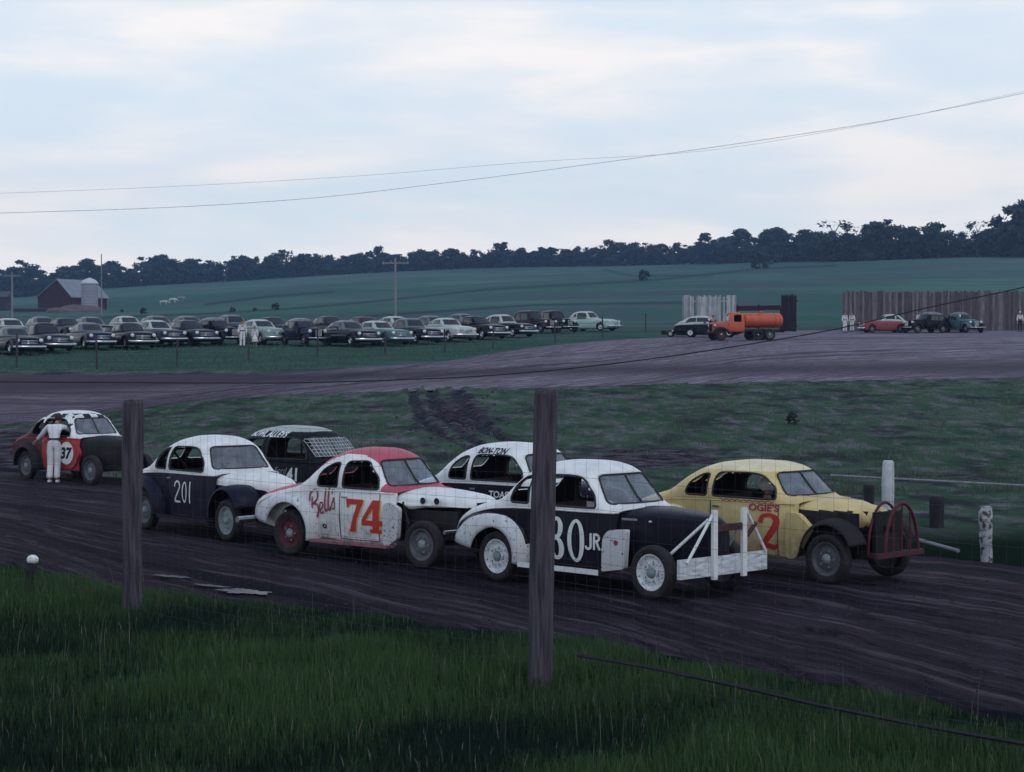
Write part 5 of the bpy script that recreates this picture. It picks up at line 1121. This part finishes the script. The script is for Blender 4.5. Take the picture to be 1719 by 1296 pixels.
# ------------------------------------------------------------------ far post and wire fence, poles
def wirefence(label, bases, zh, r, wires, mt, wr=.004, stays=None, smat=None, rtop=None, square=False):
    root = empty('wire_fence', bases[0], 0, label, 'fence'); o = Vector(bases[0]); T = []
    for i, b in enumerate(bases):
        b = Vector(b)-o; h = zh[i] if isinstance(zh, list) else zh; n = 12 if r > .08 else 6; pts = []; rs = []
        ln = Vector((random.uniform(-.03, .03)*h, random.uniform(-.03, .03)*h, 0)) if r < .08 else Vector((.018*h*(1 if i == 2 else 0), 0, 0))
        q = MB(); q.tube([b+Vector((0, 0, -.3))]+[b+ln*t+Vector((0, 0, h*t)) for t in np.linspace(0, .985, 9)]+[b+ln+Vector((0, 0, h))], [r*1.04]*10+[r*.9], n)
        if n == 12: q.v = [tuple(Vector(v)+Vector((noise.noise((v[0]*9, v[1]*9, v[2]*.8)), noise.noise((v[0]*9+5, v[1]*9, v[2]*.8)), noise.noise((v[0]*14, v[1]*14, 3))*.6 if v[2] > h*.99 else 0))*.03) for v in q.v]
        p = q.build('post', mt, root); T.append((b, ln, h))
    wm = MB()
    for (a, la, ha), (b, lb, hb) in zip(T, T[1:]):
        for fz in wires:
            P0 = a+la*fz/ha+Vector((0, 0, fz)); P1 = b+lb*fz/hb+Vector((0, 0, fz)); off = Vector((-(b-a).y, (b-a).x, 0)).normalized()*(-r)
            sag = random.uniform(.02, .05) if r > .08 else random.uniform(.0, .06)
            wm.tube([P0.lerp(P1, t)+off-Vector((0, 0, sag*4*t*(1-t))) for t in np.linspace(0, 1, 9)], wr, 4)
        if stays:
            L_ = (b-a).length; k = stays
            while k < L_-.02:
                p = a.lerp(b, k/L_)+off; wm.tube([p+Vector((0, 0, wires[0])), p+Vector((random.uniform(-.01, .01), 0, wires[-1]-.03))], wr*.75, 3); k += stays
    wm.build('wire_mesh', smat, root); return root
WIRE = mat('dull_fence_wire', (.06, .06, .08), rough=.6, metal=.3)
FPW = mat('far_post_wood', (.06, .055, .075), rough=.95, var=.3)
far = [(-110, 618), (28, 617), (163, 620), (297, 615), (418, 607), (533, 601), (647, 598), (747, 592), (828, 586), (932, 575), (1012, 567), (1084, 559)]
wirefence('thin post and wire fence along the grass strip in front of the parked cars', [gp(*p) for p in far], [1.55+random.uniform(-.15, .2) for _ in far], .055, [.4, .8, 1.2], FPW, smat=WIRE, wr=.008)
A = Vector((.272, 18.9, 0)); B = Vector((-4.68, 24.2, 0)); d = A-B
bases = [B-d, B, A, A+d]
pf = wirefence('tall weathered wooden fence posts joined by woven wire in the foreground', bases, [2.6, 2.66, 2.90, 2.95], .115, [.12, .27, .42, .57, .72, .90, 1.10, 1.32, 1.56, 1.82, 2.1, 2.45], WOODP, stays=.15, smat=WIRE, wr=.0014)
k_ = 0
for c_ in pf.children:
    if c_.name.startswith('post'):
        if k_ == 1: c_['label'] = 'left foreground post, paler grey'
        if k_ == 2: c_['label'] = 'centre foreground post, dark weathered'
        k_ += 1

def pole(px, py, zh, label, arm=True, r=.14, col=None, armw=2.2):
    g = gp(px, py); t = empty('utility_pole', g, 0, label, 'utility pole'); m = col or mat('pole_wood', (.22, .23, .26), rough=.9)
    b = MB(); b.tube([(0, 0, -.5), (0, 0, zh)], [r*1.2, r*.8], 8); b.build('shaft', m, t)
    if arm: b = MB(); b.bar((-armw/2, 0, zh-.6), (armw/2, 0, zh-.6), .14, .16); [b.lathe([(.0, 0), (.06, 0), (.06, .14), (0, .16)], (x, 0, zh-.52), 'z', 8) for x in (-armw*.45, -armw*.15, armw*.15, armw*.45)]; b.build('cross_arm', m, t)
pole(664, 545, 7.4, 'pale utility pole with a cross arm in the field behind the parked cars', armw=3.0, r=.13)
pole(21, 535, 7.5, 'grey utility pole with a cross arm left of the barn', armw=2.6, r=.16)
pole(171, 530, 12.0, 'thin bare pole right of the silo', arm=False, r=.12)

def cable(label, pts, r, mt):
    P = [pd(px, D, H-(py-HY)*D/F) for px, py, D in pts]
    fs = [interp([(p.x, p[i]) for p in P]) for i in (1, 2)]; b = MB(); b.tube([(x, fs[0](x), fs[1](x)) for x in np.linspace(P[0].x, P[-1].x, 70)], r, 5)
    o = b.build('overhead_cable' if 'overhead' in label else 'loose_wire', mt); tag(o, label, 'cable')
CBL = mat('cable_black', (.02, .02, .03), rough=.7); CBP = mat('cable_grey', (.75, .80, .85), rough=.7)
cable('lower overhead cable crossing the sky and rising to the right', [(-260, 366, 60), (0, 358, 60), (250, 350, 60), (500, 335, 60), (760, 306, 60), (1000, 275, 60), (1250, 240, 60), (1480, 204, 60), (1719, 157, 60), (2000, 96, 60)], .010, CBP)
cable('upper faint overhead cable crossing the sky', [(-260, 333, 66), (0, 325, 66), (300, 313, 66), (600, 296, 66), (900, 272, 66), (1150, 257, 66), (1400, 220, 66), (1719, 154, 66), (2000, 90, 66)], .006, mat('cable_pale', (.6, .66, .72)))
cable('dark sagging overhead cable passing in front of the far track and board fence', [(-260, 640, 42), (0, 641, 42), (430, 643, 42), (740, 635, 42), (900, 624, 42), (1080, 604, 42), (1250, 579, 42), (1400, 553, 42), (1550, 518, 42), (1719, 482, 42), (2000, 410, 42)], .013, CBL)
cable('thick loose wire hanging low over the grass right of the centre post', [(970, 1101, 18.6), (1100, 1124, 18.1), (1250, 1156, 17.5), (1400, 1190, 16.8), (1560, 1222, 16.0), (1719, 1250, 15.3), (1960, 1290, 14.4)], .019, CBL)

# posts on the infield and verge
def stake(px, py, zh, r, mt, label, cat='post', name='wooden_post', cap=None, lean=0):
    g = gp(px, py); t = empty(name, g, 0, label, cat)
    b = MB(); b.tube([(0, 0, -.2)]+[(lean*k, 0, zh*k) for k in np.linspace(0, .97, 7)]+[(lean, 0, zh)], [r*1.05]*8+[r*.85], 10)
    b.v = [tuple(Vector(v)+Vector((noise.noise((v[0]*12, v[1]*12, v[2]*2)), noise.noise((v[0]*12, v[1]*12+9, v[2]*2)), 0))*r*.25) for v in b.v]; b.build('shaft', mt, t, True)
    if cap: c = MB(); c.ell((lean, 0, zh), (r*1.5, r*1.4, r*1.2)); c.build('cap', cap, t, True)
WPST = mat('whitewashed_post', (.52, .56, .60), rough=.85, var=.25, vs=6, rust=.12, rs=9); WPST2 = mat('peeling_white_post', (.42, .44, .48), rough=.9, var=.4, vs=5, col2=(.06, .06, .07), c2s=9, c2lo=.5, c2hi=.58)
DPST = mat('dark_rotten_post', (.028, .026, .034), rough=.95, var=.4)
stake(1492, 884, 1.22, .105, WPST, 'clean white post standing behind the nose of the yellow coupe')
stake(1658, 944, .86, .095, WPST2, 'peeling white post with dark patches at the right of the infield', lean=-.03)
stake(1574, 886, .58, .14, DPST, 'short dark rotten post between the two white posts')
stake(1460, 862, .58, .11, DPST, 'dark thin post left of the clean white post')
stake(47, 992, .42, .055, DPST, 'short dark stake with a shiny white cap in the grass at the left edge', cap=mat('white_cap', (.75, .78, .8), rough=.3), lean=.05)
def lowrail(pts, r, label, mt=None):
    P = [gp(*p)+Vector((0, 0, .12)) for p in pts]; b = MB(); b.tube(P, r, 6); tag(b.build('ground_rail', mt or mat('pale_rail', (.26, .26, .30), rough=.8)), label, 'rail')
lowrail([(1395, 806), (1560, 815), (1760, 826)], .025, 'thin pale rail lying across the infield behind the yellow coupe')
lowrail([(1540, 918), (1610, 938)], .03, 'short pale pole on the ground left of the peeling post')

# ------------------------------------------------------------------ barn, silo, left shed
def barn():
    g = gp(116, 526); D = 560; c = pd(117, D); 
    c.z = H-(526-HY)*D/F
    t = empty('barn', c, math.radians(57), 'dark red barn with a pale grey gable roof left of the hill', 'barn'); W, Ln, hw, hr = 6.6, 13.5, 4.6, 9.3
    # ridge along local x
    red = mat('barn_red', (.05, .018, .03), rough=.9, var=.3, vs=1.5, stretch=(3, 3, .3)); rf = mat('barn_roof_tin', (.22, .25, .30), rough=.8, var=.15, vs=.8)
    x0, x1 = -5.8, 8.2
    V = [(x0, -W, -1), (x1, -W, -1), (x1, W, -1), (x0, W, -1), (x0, -W, hw), (x1, -W, hw), (x1, W, hw), (x0, W, hw), (x0, -W*.2, hr), (x1, -W*.2, hr)]
    obj('wall', V, [(0, 1, 5, 4), (2, 3, 7, 6), (0, 4, 8, 7, 3), (1, 2, 6, 9, 5)], red, t)
    b = MB(); r0, r1 = x0-.4, x1+.4
    for (ya, za, yb, zb) in ((-W-.5, hw-.35, -W*.2, hr+.1), (W+.5, hw-.35, -W*.2, hr+.1)):
        b.add([(r0, ya, za), (r1, ya, za), (r1, yb, zb), (r0, yb, zb), (r0, ya, za+.2), (r1, ya, za+.2), (r1, yb, zb+.2), (r0, yb, zb+.2)], [(0, 1, 2, 3), (4, 5, 6, 7), (0, 1, 5, 4), (1, 2, 6, 5), (2, 3, 7, 6), (3, 0, 4, 7)])
    b.build('roof', rf, t)
    b = MB(); b.box((x0-.08, -2, -1), (x0-.02, 2, 3)); b.build('door', mat('barn_door', (.05, .015, .02)), t)
    q = pd(48, 545); q.z = H-(529-HY)*545/F; t4 = empty('low_shed', q, 0, 'long low grey shed left of the barn', 'shed')
    b = MB(); b.box((-4, -2, -1), (6, 2, 1.6)); b.build('wall', mat('low_shed_grey', (.06, .06, .075)), t4); b = MB(); b.bar((-4.3, 0, 1.75), (6.3, 0, 1.75), 4.8, .22); b.build('roof', mat('low_shed_roof', (.10, .10, .12)), t4)
    s = pd(151, 538); s.z = H-(523-HY)*538/F; t2 = empty('silo', s, 0, 'pale grey silo with a domed white cap in front of the barn', 'silo'); b = MB()
    b.lathe([(2.25, -2), (2.25, 7.7)], (0, 0, 0), 'z', 24); b.build('shaft', mat('silo_stave', (.30, .31, .38), rough=.8, var=.12, vs=1, stretch=(.3, .3, 6)), t2, True)
    b = MB(); b.lathe([(2.4, 7.6), (2.4, 7.8), (1.7, 8.6), (.8, 9.0), (0.01, 9.3)], (0, 0, 0), 'z', 24); b.build('roof', mat('silo_cap', (.55, .60, .64), rough=.5), t2, True)
    b = MB()
    for z in np.linspace(.5, 7.2, 9): b.lathe([(2.27, z), (2.31, z+.05), (2.27, z+.1)], (0, 0, 0), 'z', 24)
    b.build('hoop', mat('silo_hoop', (.18, .18, .22)), t2)
    h = pd(-6, 600); t3 = empty('shed', h+Vector((0, 0, .5)), 0, 'dark shed with a low roof at the left edge', 'shed'); b = MB(); b.box((-9, -4, -1), (4, 4, 3.6)); b.build('wall', mat('shed_wall', (.04, .03, .045)), t3)
    b = MB(); b.add([(-9.5, -4.5, 3.6), (4.5, -4.5, 3.6), (4.5, 4.5, 3.6), (-9.5, 4.5, 3.6), (-9.5, 0, 5.4), (4.5, 0, 5.4)], [(0, 1, 5, 4), (2, 3, 4, 5), (1, 2, 5), (3, 0, 4), (0, 3, 2, 1)]); b.build('roof', mat('shed_roof', (.07, .07, .09)), t3)
    # heaps of earth by the silo
    for (px, D, sx, sz, lb) in ((135, 520, 6.5, 1.9, 'low heap of brown earth in front of the silo'), (106, 515, 4.5, 1.3, 'smaller heap of earth left of the larger one')):
        q = pd(px, D); m = MB(); m.ell((0, 0, 0), (sx, 3, sz), nu=24, nv=12); m.v = [tuple(Vector(v)*(1+.2*noise.noise(Vector(v)*.5))) for v in m.v]
        o = m.build('earth_heap', mat('earth_heap', (.12, .09, .10), rough=.95, var=.3, vs=.6), None, True, loc=q); tag(o, lb, 'earth heap')
barn()
for i, (px, py, c_) in enumerate(((276, 513, (.5, .5, .5)), (291, 509, (.6, .6, .58)), (305, 506, (.3, .28, .3)))):
    g = gp(px, py); t = empty('cow', g, random.uniform(-.4, .4), ['white cow grazing low on the hill, lowest of the three', 'white cow in the middle of the three on the hill', 'greyish cow highest of the three on the hill'][i], 'cow', 'cows on the hill')
    m = mat('cow_hide_%d' % i, c_, rough=.9, var=.5, vs=.8)
    skin('body', [[(-1.0, 0, 1.25, .32, .36), (-.3, 0, 1.2, .38, .42), (.5, 0, 1.25, .34, .38), (1.0, 0, 1.3, .2, .24), (1.35, 0, .95, .14, .14), (1.65, 0, .5, .11, .11)],
                  [('r', 0), (-1.1, .25, .7, .12), (-1.0, .25, .35, .07), (-1.02, .25, .05, .06)], [('r', 0), (-1.1, -.25, .7, .12), (-1.0, -.25, .35, .07), (-1.02, -.25, .05, .06)],
                  [('r', 2), (.6, .22, .7, .1), (.62, .22, .35, .06), (.62, .22, .05, .06)], [('r', 2), (.6, -.22, .7, .1), (.62, -.22, .35, .06), (.62, -.22, .05, .06)], [('r', 0), (-1.35, 0, 1.2, .03), (-1.4, 0, .6, .03)]], m, t, root=1, sub=1)
    b = MB(); b.ell((1.36, .2, 1.02), (.05, .14, .05), nu=6, nv=4); b.ell((1.36, -.2, 1.02), (.05, .14, .05), nu=6, nv=4); b.build('ears', m, t)

# ------------------------------------------------------------------ trees
LEAF = [mat('leaf_dark', (.018, .032, .042), rough=.8, var=.45, vs=.5), mat('leaf_mid', (.036, .058, .062), rough=.8, var=.45, vs=.5)]
BARK = mat('bark', (.05, .045, .045), rough=.95)
def tree_meshes(seed, H_=1., W=.42, base=.18, nb=26, nq=44, ls=.05, gaps=.0, conical=0):
    r = np.random.default_rng(seed); cl = []
    for k in range(nb):
        t = r.uniform(0, 1); z = base+(1-base)*t; prof = math.sin(PI*min(1, (t*.86+.14)))**.6 if not conical else (1-t)*.9+.1
        a = r.uniform(0, 2*PI); rad = W*prof*r.uniform(.25, 1)**.6; cl.append((rad*math.cos(a), rad*math.sin(a), z, r.uniform(.08, .17)))
    V = []; Fc = []; mi = []
    for (x, y, z, s) in cl:
        m = int(r.uniform(0, 1) < .5)
        for q in range(nq):
            u = r.normal(0, 1, 3); u /= np.linalg.norm(u); p = np.array([x, y, z])+u*s*r.uniform(.3, 1.05)*np.array([1.15, 1.15, .8]); p[2] = min(max(p[2], base*.6), 1.02)
            a = r.normal(0, 1, 3); a /= np.linalg.norm(a); b = np.cross(a, u); b /= (np.linalg.norm(b)+1e-9); sz = ls*r.uniform(.5, 1.2); k = len(V)
            V += [p-a*sz-b*sz*.6, p+a*sz-b*sz*.6, p+a*sz*.7+b*sz*.6, p-a*sz*.7+b*sz*.6]; Fc.append((k, k+1, k+2, k+3)); mi.append(m)
    me = bpy.data.meshes.new('crown'); me.from_pydata([tuple(v) for v in V], [], Fc); [me.materials.append(m) for m in LEAF]; me.polygons.foreach_set('material_index', np.array(mi, dtype=np.int32)); me.update()
    b = MB(); b.tube([(0, 0, -.05), (.01, 0, base), (0, .01, .55), (0, 0, .8)], [.028, .022, .013, .005], 7)
    for c in cl[::3]: b.tube([(0, 0, max(base*.8, c[2]-.25)), (c[0]*.5, c[1]*.5, c[2]-.08), c[:3]], [.012, .008, .003], 4)
    tm = bpy.data.meshes.new('trunk'); tm.from_pydata(b.v, [], b.f); tm.materials.append(BARK); tm.update(); return me, tm
TT = [tree_meshes(10+i, W=w_, base=bs, nb=nb, ls=ls) for i, (w_, bs, nb, ls) in enumerate([(.36, .12, 30, .045), (.44, .10, 34, .05), (.30, .2, 22, .042), (.5, .06, 34, .052), (.40, .3, 20, .04), (.26, .1, 24, .04)])]
TT.append(tree_meshes(30, W=.42, base=.42, nb=15, nq=26, ls=.03)); BUSH = tree_meshes(40, W=.55, base=.02, nb=34, nq=50, ls=.06)
def tree(px, D, h, wx, kind, label, group, name='tree', cat='tree', base=None):
    X = (px-CX)/F*D; t = empty(name, (X, D, tz(X, D)-.2), random.uniform(0, 6), label, cat, group); t.scale = (h*wx, h*wx, h)
    me, tm = BUSH if kind == 'bush' else TT[kind]
    for nm, q in (('crown', me), ('trunk', tm)): o = bpy.data.objects.new(nm, q); COL.objects.link(o); o.parent = t
topline = lin([(-60, 458), (0, 455), (100, 449), (170, 445), (300, 439), (430, 432), (560, 427), (600, 424), (760, 420), (900, 418), (1000, 412), (1100, 408), (1200, 400), (1300, 396), (1380, 388), (1450, 384), (1560, 388), (1650, 390), (1719, 372), (1800, 350)])
KL = {0: 'dark rounded ridge tree', 1: 'broad dark ridge tree', 2: 'slim dark ridge tree', 3: 'wide low ridge tree', 4: 'dark ridge tree on a visible trunk', 5: 'narrow upright ridge tree', 6: 'sparse open-crowned ridge tree'}
def treeD(px): return float(np.interp(px, [0, 1150, 1400, 1719], [1080, 1050, 830, 760]))
LM = [(-60, 'the left edge'), (116, 'the barn'), (172, 'the bare thin pole'), (290, 'the cows'), (463, 'the small dark field bush'), (636, 'the pointed ridge tree'), (664, 'the field utility pole'), (846, 'the round-crowned ridge tree'), (905, 'the centre fence post'),
      (1080, 'the low round field bush'), (1190, 'the bleached board fence'), (1275, 'the large round bush'), (1325, 'the dark board gate'), (1415, 'the long board fence end'), (1490, 'the red pit car'), (1600, 'the grey-green pit car'), (1680, 'the airy ridge tree')]
ORD = 'first second third fourth fifth sixth seventh eighth ninth tenth eleventh twelfth thirteenth fourteenth fifteenth sixteenth seventeenth eighteenth nineteenth twentieth'.split()
CNT = {}
def tlabel(px, kd, rear=0):
    k = max(i for i, (x, _) in enumerate(LM) if x <= px); CNT[(k, rear)] = CNT.get((k, rear), 0)+1
    return '%s %s ridge tree, %s right of %s' % ({0: 'rounded', 1: 'broad', 2: 'slim', 3: 'wide', 4: 'lifted', 5: 'narrow', 6: 'sparse'}[kd], 'front' if rear == 0 else 'rear', ORD[CNT[(k, rear)]-1], LM[k][1])
px = -30.0
while px < 1760:
    D = treeD(px)+random.uniform(-12, 12); X = (px-CX)/F*D; by = HY+F*(H-tz(X, D))/D; h = (by-topline(px))*D/F*random.choice([.65, .72, .8, .86, .92, 1.0, 1.08, 1.25])*(1+.12*noise.noise((px*.02, 0, 0)))
    kd = random.choice([0, 1, 3, 0, 1, 3, 2, 4, 5]); tree(px, D, max(h, 4), random.uniform(1.0, 1.5)*(.9 if kd in (2, 5) else 1), kd, tlabel(px, kd), 'trees along the ridge'); px += random.uniform(9, 15)*(1.25 if px > 1300 else 1)
px = -20.0
while px < 1760:                                                     # second rank behind
    D = treeD(px)+random.uniform(25, 60); X = (px-CX)/F*D; by = HY+F*(H-tz(X, D))/D; h = (by-topline(px)+random.uniform(-9, 7))*D/F*.9
    kd = random.choice([0, 1, 2, 4, 6, 5]); tree(px, D, max(h, 4), random.uniform(1.1, 1.5), kd, tlabel(px, kd, 1), 'trees at the back of the ridge'); px += random.uniform(15, 26)
for px_, yt, kd, wx, lb in ((636, 414, 2, .9, 'pointed tree standing just above the middle of the ridge'), (846, 408, 0, 1.1, 'round-crowned tree rising above the ridge above the wire fence post'), (1022, 403, 2, 1, 'slim tree poking up left of the bleached boards'), (1183, 393, 0, 1, 'round tree above the bleached board fence'),
                            (1210, 399, 4, 1, 'small tree right of the round one above the bleached boards'), (1300, 385, 1, 1.1, 'broad crowned tree left of the big bare-topped tree'), (1400, 372, 6, 1.5, 'large open-crowned tree with bare top branches, left of the long board fence'), (1440, 380, 6, 1.2, 'open-crowned tree right of the largest bare-topped one'),
                            (1470, 375, 1, 1.2, 'big broad tree above the left end of the long board fence'), (1530, 382, 0, 1.0, 'round tree right of the big broad tree'), (1575, 378, 4, 1.2, 'tree with a lifted crown above the grey-green car'), (1640, 372, 6, 1.1, 'airy tree left of the tall tree at the right edge'),
                            (1700, 348, 1, 1.0, 'tallest tree at the right edge of the ridge'), (1724, 338, 3, .9, 'very tall broad tree cut by the right edge')):
    D = treeD(px_)-15; X = (px_-CX)/F*D; by = HY+F*(H-tz(X, D))/D; tree(px_, D, (by-yt)*D/F, wx, kd, lb, None)
for px_, py_, hpx, lb in ((1275, 451, 34, 'large round bush alone on the upper field'), (1080, 471, 19, 'low round bush in the middle of the field'), (463, 520, 13, 'small dark bush on the lower field, right of two smaller ones'), (390, 524, 10, 'smallest bush low on the field'), (241, 527, 12, 'bush right of the barn'), (428, 522, 7, 'tiny bush between two larger ones on the lower field'), (205, 524, 6, 'tiny bush beside the barn')):
    g = gp(px_, py_); tree(px_, g.y, hpx*g.y/F, 1.0, 'bush', lb, None, 'bush', 'bush')
g = gp(1330, 713); t = empty('weed_clump', g, 0, 'dark clump of weeds alone on the infield grass', 'weed'); t.scale = (.42, .42, .42); o = bpy.data.objects.new('crown', BUSH[0]); COL.objects.link(o); o.parent = t
def wood():
    V = []; Fc = []; mi = []; r = rng
    n = 36000; px = r.uniform(-60, 1790, n)
    for p in px:
        D = treeD(p)+r.uniform(0, 45); X = (p-CX)/F*D; z0 = tz(X, D); by = HY+F*(H-z0)/D; h = (by-topline(p))*D/F*.50*(1+.35*noise.noise((X*.06, D*.03, 3))); z = z0+h*r.uniform(0, 1)**.8; s = r.uniform(.25, .75); a = r.normal(0, 1, 3); a /= np.linalg.norm(a); b = np.cross(a, r.normal(0, 1, 3)); b /= np.linalg.norm(b); c = np.array([X, D, z]); k = len(V)
        V += [c-a*s-b*s*.7, c+a*s-b*s*.7, c+a*s+b*s*.7, c-a*s+b*s*.7]; Fc.append((k, k+1, k+2, k+3)); mi.append(int(r.uniform() < .5))
    tag(obj('distant_wood', V, Fc, LEAF, None, midx=mi), 'mass of undergrowth filling the wooded ridge between the trees', 'woodland', None, 'stuff')
wood()

# ------------------------------------------------------------------ haze
hz = MB(); hz.box((-900, -60, -3), (900, 1560, 130)); m = bpy.data.materials.new('haze'); m.use_nodes = True; m.node_tree.nodes.clear()
o_ = m.node_tree.nodes.new('ShaderNodeOutputMaterial'); pv = m.node_tree.nodes.new('ShaderNodeVolumePrincipled'); pv.inputs['Color'].default_value = (.38, .62, 1, 1); pv.inputs['Density'].default_value = .0002; pv.inputs['Anisotropy'].default_value = .2
m.node_tree.links.new(pv.outputs[0], o_.inputs['Volume']); tag(hz.build('haze', m), 'thin bluish air haze over the whole place', 'haze', None, 'stuff')
